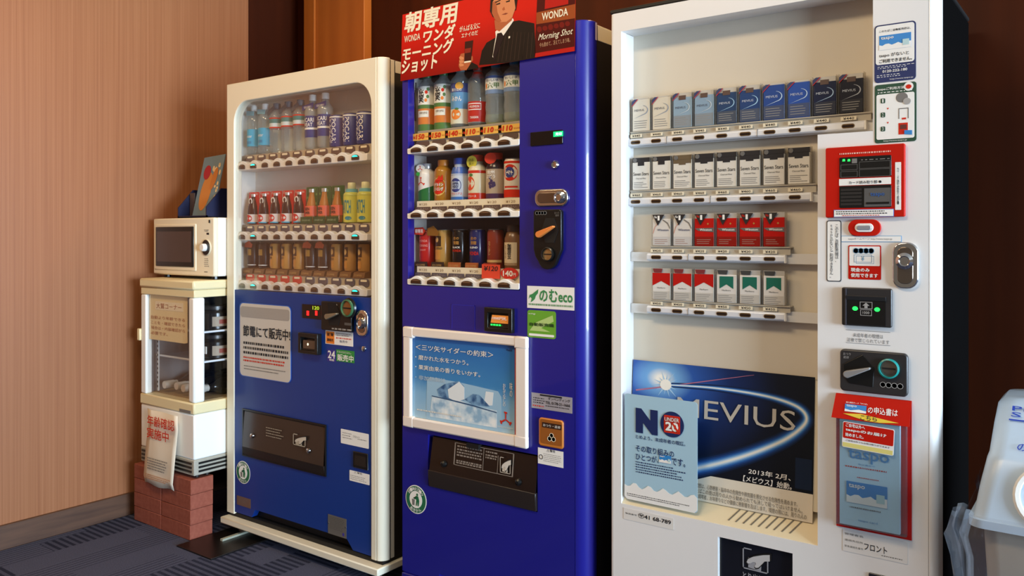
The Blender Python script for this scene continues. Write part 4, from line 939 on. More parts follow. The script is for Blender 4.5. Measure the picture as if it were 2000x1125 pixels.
t = coffee(3, 'navy blue coffee can with gold and red lettering on the middle machine’s bottom shelf', M('coffee_navy', '#23265c', .18), [('金の', .094, .104, .022, gold), ('微糖', .078, .090, .022, gold), ('BLEND', .066, .072, .03, whiteink), ('WONDA', .044, .056, .036, redink)], M('foot_rust', '#a85a2c', .5))
t = coffee(4, 'brownish red coffee can with faint vertical lettering on the middle machine’s bottom shelf', M('coffee_rust', '#8a3420', .22), [], M('foot_red', '#8a2c1c', .5))
tcyl(t, 'カフェオレ', .0279, .045, .090, .010, tan, .01, vert=True, a0=-.2); arc_patch(t, 'label_ring', .0278, .022, .030, -1.4, 1.4, tan)
t = bottlecan('wide-mouthed brown coffee bottle with cream label, rightmost on the middle machine’s bottom shelf', H3, (gx[5], YG, zg[2]), .140, .031, M('coffee_brown', '#7a5638', .25), M('cap_brown', '#4a3220', .4), .022, .70)
arc_patch(t, 'label', .0313, .014, .086, -1.0, .9, M('label_oat', '#dcc8a4', .5)); tcyl(t, '珈琲豆', .0317, .034, .082, .014, ink, .03, vert=True, a0=.1); tcyl(t, 'カフェラテ', .0317, .034, .078, .008, M('brown_ink', '#7a5a3a'), .01, vert=True, a0=-.4); arc_patch(t, 'label_ring', .0313, .014, .022, -1.0, .9, M('label_peach', '#d89a5c'))
for o_ in list(COL.objects):          # bottles stand turned a little towards the room's right
    if o_.get('group') in (H1, H2) and not o_.parent and 'apple' not in o_['label']: o_.rotation_euler = (0, 0, radians(16))
# --- red poster standing up from the top of the machine
px0, pz0 = F2.x(785.5), F2.z(785.5, 159.3); pxr, pzr = F2.x(1125.5), F2.z(1125.5, 100.7); slope = (pzr-pz0)/(pxr-px0)
po = thing('poster', 'large red coffee advertising poster with a man in a dark suit', 'poster', (px0, 2.0125, pz0), rot=(radians(-2.2), -math.atan(slope), 0))
PW, PH = (pxr-px0)/cos(math.atan(slope)), .226
redp = M('poster_red', rough=.5)
def posterbg():
    m = redp; b = m.node_tree.nodes['Principled BSDF']; t = N(m, 'ShaderNodeTexCoord'); sp = N(m, 'ShaderNodeSeparateXYZ'); LK(m, t.outputs['Generated'], sp.inputs[0])
    LK(m, ramp(m, sp.outputs[2], [(0, '#8c0f08'), (.4, '#b81408'), (.7, '#d41a0a')]), b.inputs['Base Color'])
posterbg()
MB().py([(0, 0), (PW, 0), (PW, PH), (0.004, PH)], -.0008, .0008).build('sheet', redp, po, local=True)
def Pq(px_, py_): X = F2.x(px_); return (X-px0, F2.z(px_, py_)-pz0-slope*(X-px0))
def pp(name, pts, mat, lift): return MB().py([Pq(*q) for q in pts], -.0008-lift-.0002, -.0008-lift).build(name, mat, po, local=True)
PF = Face(-.0008)
def pt_(s_, pl, pt, pr, pb, mat, bold=.0, shear=0, lift=.0012, ref=None):
    a = Pq(ref or pl, pb); b = Pq(ref or pl, pt); return text(po, s_, PF, (Pq(pl, pt)[0], Pq(pr, pt)[0], a[1], b[1]), mat, bold, lift=lift, shear=shear, local=True)
creamink = M('poster_cream', '#f4ead0', .5)
pt_('朝専用', 791, 26, 893, 66, creamink, .03, .12); pt_('ワンダ', 828, 60, 890, 86, creamink, .03, .12); pt_('モーニング', 788, 95, 887, 121, creamink, .03, .12); pt_('ショット', 787, 120, 856, 147, creamink, .03, .12)
pt_('WONDA', 792, 71, 823, 84, creamink, .01); pt_('がんばる父に', 900, 52, 940, 64, creamink, .01); pt_('エナイのだ', 904, 66, 936, 75, creamink, .01); fine(po, PF, (Pq(788, 153)[0], Pq(832, 150)[0], .006, .010), 1, creamink, seed=50).location = (0, 0, 0)
skin = M('print_skin', '#d88a5c', .5); skin2 = M('print_skin_shade', '#b4623c', .5); suit = M('print_suit', '#1e1310', .5); suit2 = M('print_suit_light', '#3a2820', .5); hairm = M('print_hair', '#2a1a14', .5); shirt = M('print_shirt', '#f0e6d8', .5); tie = M('print_tie', '#241418', .5)
pp('suit_print', [(939, 128), (944, 100), (953, 84), (970, 74), (1005, 42), (1016, 40), (1046, 46), (1050, 114), (1020, 119), (990, 124)], suit, .0002)
pp('suit_fold', [(1024, 66), (1030, 64), (1026, 116), (1021, 118)], M('print_dark', '#1c1210'), .0004)
for i in range(9): pp('suit_stripe', [(975+i*8, 122-i), (976+i*8, 122-i), (984+i*7.4, 62+i*.3), (983+i*7.4, 62+i*.3)], suit2, .0004)
pp('shirt_print', [(970, 62), (1004, 36), (1006, 40), (986, 70), (970, 116), (965, 112), (971, 72)], shirt, .0006)
pp('tie_print', [(974, 66), (982, 64), (987, 72), (968, 122), (966, 108)], tie, .0008)
pp('neck_print', [(968, 40), (1004, 30), (1002, 40), (978, 62), (970, 58)], skin2, .0008)
pp('hair_print', [(959, 22), (960, 0), (962, -10), (985, -17), (1008, -14), (1013, -2), (1010, 20), (965, 34)], hairm, .0010)
pp('face_print', [(963, 26), (964, 4), (972, -8), (990, -12), (1006, -4), (1009, 16), (1003, 34), (992, 43), (978, 44), (969, 38)], skin, .0012)
pp('face_shade', [(963, 26), (964, 4), (971, 2), (974, 24), (982, 42), (978, 44), (969, 38)], skin2, .0013)
pp('mouth_print', [(982, 29), (990, 25.5), (995, 26), (990, 29)], M('print_mouth', '#8a4030'), .0014)
pp('nose_print', [(983, 18), (987, 13), (989, 19), (985, 21)], skin2, .0014); pp('eye_print', [(971, 8), (979, 5), (979, 8), (972, 10)], hairm, .0014); pp('eye_print', [(990, 3), (998, 0), (998, 3), (991, 5)], hairm, .0014); pp('brow_print', [(969, 4), (980, -1), (980, 1), (970, 6)], hairm, .0014)
pp('lapel_pin', [(996, 72), (999, 71), (999, 75), (996, 76)], creamink, .0008)
pp('hand_print', [(901, 112), (903, 106), (911, 104), (921, 112), (926, 110), (927, 118), (920, 130), (914, 138), (903, 138), (899, 130)], skin2, .0004)
for i in range(3): pp('finger_print', [(900, 113+i*7), (902, 110+i*7), (909, 113+i*6.5), (909, 117+i*6.5), (902, 119+i*6)], skin, .0010)
pp('cuff_print', [(915, 138), (924, 122), (936, 128), (938, 134)], suit, .0004)
pp('small_can_print', [(911, 82), (927, 79), (923, 122), (910, 124)], M('print_can', '#3a120e', .4), .0006); pp('small_can_band', [(911, 96), (923, 94), (922, 103), (911, 105)], M('print_canband', '#8a2a1c'), .0008); pp('small_can_foot', [(910, 121), (923, 119), (923, 122), (910, 124)], creamink, .0008)
pp('large_can_print', [(1052, -30), (1126, -48), (1125.5, 101), (1047, 114)], M('print_can_red', '#4c0806', .5), .0002)
pp('large_can_highlight', [(1068, -30), (1112, -40), (1112, 8), (1066, 18)], M('print_can_bright', '#b81a14'), .0003)
pp('large_can_band', [(1050, 25), (1126, 8), (1126, 36), (1050, 48)], M('print_gold', '#9c4a20'), .0004)
for i in range(6): pp('berry_print', [(1056+i*11+5*cos(a), 58-i*2.2+5*sin(a)*(1 if i % 2 else 1.2)) for a in [2*pi*k/10 for k in range(10)]], M('print_berry', '#74140e'), .0004)
pp('large_can_base', [(1049, 105), (1125, 92), (1125, 101), (1048, 113)], M('print_can_bright', '#b81a14'), .0004)
pt_('WONDA', 1061, 26, 1112, 41, creamink, .02, lift=.0014); pt_('Morning Shot', 1053, 68, 1119, 84, creamink, .0, .35, lift=.0014); pt_('今も飲めて、冴えてしまう味。', 1057, 85, 1117, 94, M('print_tan', '#c89a78'), 0, lift=.0014); fine(po, PF, (Pq(1065, 100)[0], Pq(1105, 98)[0], Pq(1065, 104)[1], Pq(1065, 99)[1]), 2, M('print_tan', '#c89a78'), seed=51, fill=.4)
# tape at the poster's corner
MB().box(XR2-.002, XR2+.0006, 2.066, 2.0745, 1.775, 1.826).build('tape_strip', M('tape', '#b8aac0', .5), m2)
# --- fittings
x0, x1, z0, z1 = F2.rect(1037, 259, 1100, 286)
o = MB().py(rr(x0, x1, z0, z1, .003), 2.016, 2.02).build('price_display', M('display_black2', '#141010', .15), m2, bevel=.001)
Fd = Face(2.016); x0, x1, z0, z1 = Fd.rect(1081, 257.5, 1100, 267.5, ref=1081)
sticker(o, 'lit_segment', Fd, (x0, x1, z0, z1), M('green_glow', '#10a060', .3, emit='#10d878', es=1.3)); text(o, '売切', Fd, (x0+.008, x1-.004, z0+.003, z1-.003), M('pale_glow', '#c0ffd8', emit='#c0ffd8', es=1.5), .03)
cx_, cz_ = F2.p(1085, 322); MB().lathe([(.013, 0), (.012, .005), (.009, .009), (.006, .008), (0, .008)], cx_, 2.02, cz_, 22, axis='y').build('key_lock', chrome, m2, smooth=True)
lockplate(m2, F2, F2.rect(1047, 371, 1111, 404), True)
x0, x1, z0, z1 = F2.rect(1047, 410, 1101, 487); zc = F2.z(1071, 526)
pts = [(x0+.006, z1), (x1-.006, z1), (x1, z1-.006), (x1, z0), (x1-.010, z0-.02)]+[(((x0+x1)/2)+.034*cos(a), zc+.034+.034*sin(a)) for a in [-pi*i/10 for i in range(1, 10)]]+[(x0+.006, z0-.02), (x0, z0), (x0, z1-.006)]
cu_ = MB().py(pts, 2.006, 2.02).build('coin_unit', black, m2, bevel=.002); Fc_ = Face(2.006)
cx_, cz_ = Fc_.p(1074, 450); MB().py(ell(cx_, cz_, .030, .042, 6), 2.0045, 2.006).build('lever_well', blackm, cu_)
lx_, lz_ = Fc_.p(1056, 458); lever(cu_, Fc_, lx_, lz_, .058, radians(24), M('lever_orange', '#e0823c', .4), 2.0042, .0095)
for i in range(4): MB().lathe([(.0058, .0), (.0058, .0008), (.0046, .0008), (.0046, .0)], x0+.013+i*.0095, 2.006, z1-.010, 16, axis='y').build('coin_mark', greyink, cu_)
text(cu_, 'おつり', Fc_, (x1-.022, x1-.006, z1-.014, z1-.008), greyink); text(cu_, '返却', Fc_, (x1-.019, x1-.007, z1-.021, z1-.015), greyink)
cx_, cz_ = Fc_.p(1071.5, 496.5); slot_disc(cu_, Fc_, cx_, cz_, .021, black, 2.003, M('slot_brass', '#c0a070', .25, .7))
# stickers on the right of the blue door
lgn = M('eco_green', '#3c8a52', .5)
o = sticker(m2, 'eco_sticker', F2, F2.rect(1030, 558, 1122, 601), paper)
text(o, 'のむeco', F2, F2.rect(1054, 564, 1119, 589), lgn, .025); fine(o, F2, F2.rect(1033, 590.5, 1119, 597), 1, lgn, seed=60, dash=.004)
sw_ = F2.rect(1033, 564, 1053, 590); w_, h_ = sw_[1]-sw_[0], sw_[3]-sw_[2]
poly(o, 'leaf_emblem', F2, [(sw_[0]+a*w_, sw_[2]+b*h_) for a, b in ((.0, .25), (.1, .55), (.35, .62), (.6, .78), (.95, 1), (.9, .7), (.7, .5), (.6, .25), (.4, .1), (.2, .0), (.3, .3), (.15, .4))], lgn, lift=.001)
o = sticker(m2, 'green_sticker', F2, F2.rect(1030.5, 605, 1086, 658), M('leaf_sticker', '#6aa630', .5), .008)
x0, x1, z0, z1 = F2.rect(1030.5, 605, 1086, 658)
poly(o, 'leaf_sweep', F2, [(x0+.008, z0+.02), (x0+.03, z0+.045), (x1-.012, z1-.012), (x1-.008, z1-.03), (x0+.05, z0+.03), (x1-.02, z0+.02)], M('leaf_pale', '#b6cf80', .5), lift=.001)
text(o, 'ecology', F2, (x0+.005, x0+.030, z1-.014, z1-.008), whiteink, lift=.002); text(o, '自動販売機', F2, (x0+.008, x1-.006, (z0+z1)/2-.006, (z0+z1)/2+.004), M('green_black', '#24401c'), .02, lift=.002); sticker(o, 'white_bar', F2, (x0+.006, x1-.006, z0+.005, z0+.012), whiteink, .003, lift=.0015)
# recessed square and bill acceptor
x0, x1, z0, z1 = F2.rect(882.5, 594, 928, 641)
fr_ = MB()
for a in ((x0, x1, z1-.002, z1), (x0, x0+.002, z0, z1), (x1-.002, x1, z0, z1)): fr_.box(a[0], a[1], 2.0185, 2.0195, a[2], a[3])
fr_.build('blank_plate_seam', M('seam_blue', '#2a2aa8', .3), m2); MB().box(x0+.002, x1-.002, 2.0190, 2.0196, z0, z1-.002).build('blank_plate', blue2, m2)
u, q = bill_unit(m2, F2, F2.rect(951.5, 599, 1005.5, 646), .016)
MB().add([(q[0]+.010, 2.007, q[2]+.014), (q[1]-.002, 2.007, q[2]+.014), (q[1]-.002, 2.009, q[2]+.038), (q[0]+.014, 2.009, q[2]+.038)], [(0, 1, 2, 3)]).build('amber_window', M('bill_amber', '#d8873c', .3, emit='#d07a28', es=.25), u)
text(u, '1000円札', Face(2.007), (q[0]+.016, q[1]-.006, q[2]+.024, q[2]+.034), whiteink, .02)
for i in range(4): MB().box(q[0]+.011+i*.0105, q[0]+.018+i*.0105, 2.0055, 2.0065, q[2]+.006, q[2]+.0105).build('green_lamp', greenled, u)
# advertising frame with the soft drink picture
x0, x1, z0, z1 = F2.rect(793, 637, 1034, 830.5)
fm = M('ad_frame_white', '#efe2d6', .4)
adf = panel_holes(x0, x1, z0, z1, [(x0+.034, x1-.042, z0+.034, z1-.030)], 2.004, 2.0198).build('ad_frame', fm, m2, bevel=.005)
for a, b in ((x0, z0), (x0, z1-.036), (x1-.046, z0), (x1-.046, z1-.036)): MB().box(a-.0008, a+.0468, 2.003, 2.0195, b-.0008, b+.0368).build('frame_corner', fm, adf, bevel=.005)
adm = M('ad_picture', rough=.35)
def adbg():
    m = adm; b = m.node_tree.nodes['Principled BSDF']; t = N(m, 'ShaderNodeTexCoord'); sp = N(m, 'ShaderNodeSeparateXYZ'); LK(m, t.outputs['Generated'], sp.inputs[0])
    nz = N(m, 'ShaderNodeTexNoise'); nz.inputs['Scale'].default_value = 5; nz.inputs['Detail'].default_value = 4; LK(m, t.outputs['Generated'], nz.inputs['Vector'])
    ad = N(m, 'ShaderNodeMath'); ad.operation = 'MULTIPLY_ADD'; ad.inputs[1].default_value = .22; LK(m, nz.outputs[0], ad.inputs[0]); LK(m, sp.outputs[2], ad.inputs[2])
    LK(m, ramp(m, ad.outputs[0], [(.1, '#a8cbe0'), (.42, '#7fb2d8'), (.62, '#3f86c0'), (1.0, '#2a6eb4')]), b.inputs['Base Color'])
adbg()
ax0, ax1, az0, az1 = x0+.034, x1-.042, z0+.034, z1-.030
MB().box(ax0, ax1, 2.0165, 2.0175, az0, az1).build('ad_picture', adm, adf); FA = Face(2.0165)
MB().box(ax1-.009, ax1, 2.0150, 2.0163, az0, az1).build('red_strip', M('strip_red', '#a8201c', .4), adf)
aw, ah = ax1-ax0, az1-az0
def ap(name, pts, mat, lift): return poly(adf, name, FA, [(ax0+u*aw, az0+v*ah) for u, v in pts], mat, lift=lift, th=.0002)
icel = grain('ice_light', [(.35, '#8fb4d0'), (.5, '#c8dce8'), (.65, '#eef2f2')], (1, 1, 1), .4, 30, 4); iced = grain('ice_dark', [(.35, '#2f5684'), (.6, '#7aa4c8')], (1, 1, 1), .4, 50, 4); icew = M('ice_white', '#e4ebee', .4)
ap('glass_print', [(.14, .0), (.86, .0), (.86, .40), (.83, .46), (.5, .50), (.18, .52), (.15, .48)], M('glass_print', '#9cc2dc', .4), .0003)
ap('water_print', [(.18, .04), (.82, .04), (.82, .24), (.62, .25), (.4, .31), (.2, .29)], icel, .0005)
ap('ice_print', [(.27, .30), (.25, .38), (.33, .46), (.47, .52), (.52, .46), (.52, .30), (.40, .27)], iced, .0007); ap('ice_print', [(.37, .30), (.36, .40), (.47, .51), (.52, .45), (.52, .31), (.44, .27)], icew, .0009)
ap('ice_print', [(.52, .31), (.60, .39), (.66, .39), (.76, .27), (.60, .26)], iced, .0007); ap('gleam_print', [(.70, .27), (.78, .29), (.79, .44), (.72, .44)], icew, .0006); ap('water_line', [(.2, .30), (.4, .285), (.6, .262), (.82, .22), (.82, .21), (.6, .245), (.4, .27), (.2, .288)], M('ice_line', '#35587e'), .0010)
ad_ink = M('ad_ink', '#ece6da', .5)
for s_, u0, u1, v0, v1 in (('＜三ツ矢サイダーの約束＞', .035, .79, .835, .905), ('・磨かれた水をつかう。', .03, .56, .715, .775), ('・果実由来の香りをいかす。', .03, .67, .595, .655), ('・非加熱製法', .03, .34, .470, .525)):
    text(adf, s_, FA, (ax0+u0*aw, ax0+u1*aw, az0+v0*ah, az0+v1*ah), ad_ink if v0 > .5 else M('ad_ink_faint', '#bcd0dc'), .008, lift=.0016)
text(adf, 'おもてなしの', FA, (ax0+.875*aw, ax0+.90*aw, az0+.30*ah, az0+.56*ah), ad_ink, vert=True, lift=.0016); text(adf, '味の', FA, (ax0+.935*aw, ax0+.96*aw, az0+.42*ah, az0+.58*ah), ad_ink, vert=True, lift=.0016)
tri_arrow(adf, FA, ax0+.90*aw, az0+.155*ah, .024, redink, lift=.0016, local=False)
text(adf, 'MITSUYA CIDER', FA, (ax0+.83*aw, ax0+.965*aw, az0+.055*ah, az0+.07*ah), ad_ink, lift=.0016); text(adf, 'Asahi', FA, (ax0+.905*aw, ax0+.955*aw, az0+.935*ah, az0+.96*ah), navyink, .02, lift=.0016); fine(adf, FA, (ax0+.05*aw, ax0+.5*aw, az0+.085*ah, az0+.115*ah), 1, ad_ink, seed=62, lift=.0016)
# lower right stickers, coin return, delivery flap
o = sticker(m2, 'contact_sticker', F2, F2.rect(1038.5, 766, 1118, 796), M('sticker_grey', '#a09aa0', .5)); text(o, 'TEL 0178-21-1666', F2, F2.rect(1066, 783, 1114, 788.5), ink, .02); text(o, 'ダンベンディング', F2, F2.rect(1071, 775, 1114, 781), ink, .01); fine(o, F2, F2.rect(1042, 774, 1064, 787), 3, ink, seed=63, fill=.4); fine(o, F2, F2.rect(1041, 789, 1062, 793), 1, redink, seed=64); sticker(o, 'black_bar', F2, F2.rect(1055, 769.5, 1098, 772.5), ink, .001, lift=.001); fine(o, F2, F2.rect(1066, 790.5, 1112, 794), 1, ink, seed=65, dash=.004)
x0, x1, z0, z1 = F2.rect(1054.5, 814, 1102, 869)
o = MB().py(rr(x0, x1, z0, z1, .009), 2.013, 2.0205).build('coin_return', M('return_orange', '#c8782c', .35), m2, bevel=.003); Fo = Face(2.013)
MB().py(rr(x0+.007, x1-.003, z0+.010, z1-.004, .007), 2.0118, 2.0128).build('coin_return_door', M('return_amber', '#9a5a24', .2), o); MB().py([(x0+.014, z1-.027), (x1-.004, z1-.027), (x1-.004, z1-.012), (x0+.014, z1-.012)], 2.0112, 2.0117).build('return_label', dkcan, o); text(o, 'おつり・返却', Face(2.0112), (x0+.018, x1-.008, z1-.024, z1-.016), whiteink, lift=.0005)
for a, b in ((-.007, 0), (.007, 0), (0, .010)): MB().lathe([(.0075, 0), (.0075, .0006), (.006, .0006), (.006, 0)], (x0+x1)/2+.004+a, 2.0117, z0+.026+b, 18, axis='y').build('coin_mark', creamp, o)
o = sticker(m2, 'warning_sticker', F2, F2.rect(1051, 873.5, 1100.5, 904.5), paper); text(o, '⚠警告', F2, F2.rect(1068, 876.5, 1085, 882), ink, .01); fine(o, F2, F2.rect(1062, 884, 1097, 901), 5, greyink, seed=66, fill=.3, dash=.004); MB().lathe([(.007, 0), (.007, .0012), (.0055, .0012), (.0055, 0)], *[(v) for v in (F2.x(1057), 2.0195, F2.z(1057, 892))], 18, axis='y').build('no_hand_mark', ink, o)
x0, x1, z0, z1 = dlv
MB().box(x0-.001, x1+.001, 2.047, 2.052, z0, z1).build('delivery_back', blackm, m2)
dsm = M('smoked_flap2', '#1f1613', .2); zl = z0+.045
df = MB().add([(x0+.012, 2.012, zl), (x1-.003, 2.012, zl), (x1-.003, 2.026, z1-.006), (x0+.018, 2.026, z1-.006)], [(0, 1, 2, 3)]).build('delivery_flap', dsm, m2)
so = df.modifiers.new('thick', 'SOLIDIFY'); so.thickness = .003; so.offset = 0
MB().px([(2.010, zl+.012), (2.022, zl+.012), (2.026, z0+.002), (2.014, z0+.002), (2.010, zl-.006)], x0+.008, x1-.002).build('delivery_lip', M('lip_dark2', '#2a2320', .3), m2, bevel=.002)
MB().box((x0+x1)/2-.05, (x0+x1)/2+.0, 2.012, 2.03, z1-.016, z1-.002).build('flap_catch', blackm, m2)
def on_flap(u, v): return (x0+u*(x1-x0), zl+v*(z1-zl))
Ffl = Face(2.013)
fo = MB()
def slab(u0, u1, v0, v1):
    a = on_flap(u0, v0); b = on_flap(u1, v1); ya = 2.012+.014*(v0+v1)/2
    fo.add([(a[0], 2.0098+.014*v0, a[1]), (b[0], 2.0098+.014*v0, a[1]), (b[0], 2.0098+.014*v1, b[1]), (a[0], 2.0098+.014*v1, b[1])], [(0, 1, 2, 3)])
for u0, u1, v0, v1 in ((.26, .27, .36, .92), (.26, .80, .36, .375), (.26, .80, .905, .92), (.79, .80, .36, .92), (.53, .535, .36, .92), (.66, .665, .36, .80)): slab(u0, u1, v0, v1)
rd = random.Random(77)
for v in (.84, .76, .69, .62, .48, .43):
    u = .285
    while u < .51: w = .008+rd.random()*.02; slab(u, min(u+w, .52), v-.018, v+.018); u += w+.006
for v in (.84, .76, .70):
    u = .55
    while u < .65: w = .008+rd.random()*.02; slab(u, min(u+w, .655), v-.018, v+.018); u += w+.006
fo.build('flap_print', M('flap_ink2', '#8a7f76', .6), df, flat=True)
a = on_flap(.69, .42); b = on_flap(.78, .80); hand_icon(df, Face(2.0155), (a[0], b[0], a[1], b[1]), M('icon_pale', '#cbbfae'), M('icon_hand', '#d8d0c4'))
for u, v in ((.17, .33), (.85, .28)): c = on_flap(u, v); MB().lathe([(.011, 0), (.010, .007), (.005, .011), (0, .011)], c[0], 2.0155, c[1], 16, axis='y').build('flap_knob', black, df, smooth=True)
recycle(m2, F2, 812.8, 975.4, .0475, 0)
# ================================================================== white cigarette machine
Y3 = 2.03; F3 = Face(Y3)
m3 = thing('vending_machine', 'tall white cigarette vending machine with open display, rightmost of the three', 'vending machine', (-.75, 2.37, 0))
A0, A1, AR = F3.x(1192.5), F3.x(1813), -.329
o0, o1, o2 = F3.x(1213), F3.x(1705), F3.x(1597)
ozt = F3.z(1213, 61.5); ozm = F3.z(1650, 259.5); ozb = F3.z(1213, 983)
dp = F3.rect(1402, 1048, 1548, 1200)
panel_holes(A0+.008, A1, .06, 1.829, [(o0, o1, ozm, ozt), (o0, o2, ozb, ozm+.001), dp], Y3, Y3+.03).build('door', white, m3)
# quarter-round edges of the door
pl_ = [(A0+.008, Y3), (A0+.008, Y3+.07), (A0, Y3+.07)]+[(A0+.008-.008*sin(a), Y3+.008*(1-cos(a))) for a in [pi/2-pi/2*i/5 for i in range(5)]]
MB().pz(pl_, .06, 1.829).build('left_edge', white, m3, bevel=.002)
pr_ = [(A1, Y3)]+[(A1+(AR-A1)*sin(a), Y3+.020*(1-cos(a))) for a in [pi/2*i/8 for i in range(1, 9)]]+[(AR, Y3+.072), (A1, Y3+.072)]
MB().pz(pr_, .06, 1.829).build('corner_post', white, m3, bevel=.003, seg=3)
cb = MB(); cb.box(A0+.012, AR-.03, 2.14, 2.72, .06, 1.826); cb.box(A0+.012, A0+.03, 2.104, 2.14, .06, 1.826); cb.box(o1+.03, AR-.03, 2.062, 2.14, .06, 1.826); cb.build('cabinet', M('cabinet_black', '#050404', .9, spec=.05), m3)
MB().box(A0-.004, AR-.028, Y3+.002, 2.72, 1.8295, 1.842).build('top_cover', blackm, m3, bevel=.004)
MB().box(A0+.02, AR-.04, 2.06, 2.70, .002, .06).build('plinth', blackm, m3)
# recess lining
lin3 = M('recess_white', '#e2dfdc', .45); YB = 2.104
l = MB(); l.box(o0-.002, o1+.002, YB, YB+.004, ozb-.03, ozt+.02); l.build('recess_back', M('recess_back', '#d6ccba', .5), m3)
l = MB(); l.box(o0-.006, o0-.0005, Y3+.03, YB, ozb-.03, ozt); l.box(o1+.0005, o1+.006, Y3+.03, YB, ozm-.02, ozt); l.box(o0, o1, Y3+.03, YB, ozt+.0005, ozt+.006); l.box(o2+.0005, o2+.006, Y3+.03, YB, ozb-.03, ozm); l.box(o2, o1, Y3+.03, YB, ozm-.008, ozm-.0005); l.build('recess_lining', lin3, m3)
# sloping sill with nine slanted slots
zs_ = ozb+.055
sl = MB().px([(Y3+.004, ozb), (YB, zs_), (YB, ozb-.02), (Y3+.004, ozb-.02)], o0+.0005, o2-.0005).build('sloping_sill', M('sill_cream', '#ddcfae', .45), m3)
def sill(px_, t): return (px_, Y3+.004+(YB-Y3-.004)*t-.0006, ozb+(zs_-ozb)*t+.0004)
for i in range(9):
    xa = F3.x(1425)+(F3.x(1546)-F3.x(1425))*i/8; dx = .010
    a, b = sill(xa-dx, .18), sill(xa+dx, .62); w = .0022
    MB().add([(a[0]-w, a[1], a[2]), (a[0]+w, a[1], a[2]), (b[0]+w, b[1], b[2]), (b[0]-w, b[1], b[2])], [(0, 1, 2, 3)]).build('slot', M('slot_grey', '#6a6458', .6), sl)
MB().box(o0+.001, o2-.001, YB-.004, YB-.001, zs_-.001, zs_+.004).build('sill_lip', M('lip_grey', '#b5ad9c', .5), sl)
# raised rounded corner of the control panel
cx_ = o2; rad = .018
MB().py([(o2-.0003, ozm-.06), (o2+.04, ozm-.06), (o2+.04, ozm+.0003), (o2-.0003, ozm+.0003)], Y3+.0003, Y3+.0297).build('panel_corner', white, m3)
# rails with capsule buttons
FB = Face(2.072); FP = Face(2.078)
colx = [FB.x(1241.6)+(FB.x(1656.6)-FB.x(1241.6))*i/9 for i in range(10)]
packx = [-1.0866+(-.523+1.0866)*i/9 for i in range(10)]
rail_m = M('rail_silver', '#dfe1e6', .35, .15); slotm = M('capsule_dark', '#2a1a12', .2); capsule = M('capsule_gold', '#8a6f4a', .3, .7)
RZ = [(FB.z(1223, 287.3), FB.z(1223, 272)), (FB.z(1223, 402.5), FB.z(1223, 387)), (FB.z(1266, 509.5), FB.z(1266, 494.8)), (FB.z(1266, 612), FB.z(1266, 597))]
COLS = [range(0, 10), range(0, 8), range(1, 7), range(1, 7)]
price = ['¥440', '¥460', '¥420', '¥450']
def pill(cx, cz, w, h): return rr(cx-w/2, cx+w/2, cz-h/2, cz+h/2, h*.499, 5)
for k in range(4):
    za, zb_ = RZ[k]; cs = [colx[i] for i in COLS[k]]; xa = cs[0]-.029; xb = cs[-1]+.037
    sp_ = (o0+.001, (o1 if k == 0 else o2)-.001)
    bk = MB().box(sp_[0], sp_[1], FB.Y+.014, FB.Y+.019, za-.002, zb_+.003).build('rail_backing', M('backing_white', '#d9d7d3', .4), m3)
    pr = [(FB.Y+.014, za), (FB.Y+.002, za+.001), (FB.Y-.001, za+.005), (FB.Y, zb_-.004), (FB.Y+.004, zb_), (FB.Y+.014, zb_)]
    r = MB().px(pr, xa, xb).build('button_rail', rail_m, m3, bevel=.001)
    for x in [(cs[j]+cs[j+1])/2 for j in ((1, 5), (3,), (1,), (1,))[k]]: MB().box(x-.0006, x+.0006, FB.Y-.0016, FB.Y+.004, za+.002, zb_-.001).build('rail_joint', greyink, r)
    MB().box(xb, xb+.003, FB.Y-.0005, FB.Y+.0138, za+.0005, zb_-.0005).build('rail_end', whitep, r)
    for c in cs:
        MB().py(pill(c, (za+zb_)/2, .030, .0105), FB.Y-.0016, FB.Y+.004).build('button', capsule, r, bevel=.0008)
        MB().py(pill(c, (za+zb_)/2-.0002, .026, .0052), FB.Y-.0024, FB.Y-.001).build('button_window', slotm, r)
        MB().py([(c-.018, zb_+.003), (c+.018, zb_+.003), (c+.018, zb_+.012), (c-.018, zb_+.012)], FB.Y+.0022, FB.Y+.003).build('price_slip', creamp, r)
        text(r, price[k], Face(FB.Y+.0022), (c-.012, c+.013, zb_+.0045, zb_+.0105), ink, .01, lift=.0004)
# clear case shelf behind each row
PWD, PHT, PDP = .054, .088, .016
rows_ = [(FP.z(1240, 257), FP.z(1240, 196)), (FP.z(1240, 371.5), FP.z(1240, 310)), (FP.z(1285, 480), FP.z(1285, 424)), (FP.z(1285, 585), FP.z(1285, 530))]
GRP = ['cigarette packs in the top row', 'cigarette packs in the second row', 'cigarette packs in the third row', 'cigarette packs in the bottom row']
foil = M('foil_white', '#d8d2c6', .25, .3)
def pk_panel(t, name, pts, mat, lift): return MB().py(pts, -lift-.0002, -lift).build(name, mat, t, local=True)
def swoosh(t, mat, z, lift, s_=1):
    o_ = []; i_ = []
    for k in range(11):
        a = -.9+2.2*k/10; o_.append((.002+.020*cos(a)*s_, z+.014*sin(a)*s_)); i_.append((.000+.0195*cos(a)*s_, z+.0005+.0132*sin(a)*s_))
    pts = [(-.022, z-.022)]+o_+i_[::-1]
    return pk_panel(t, 'swoosh', pts, mat, lift)
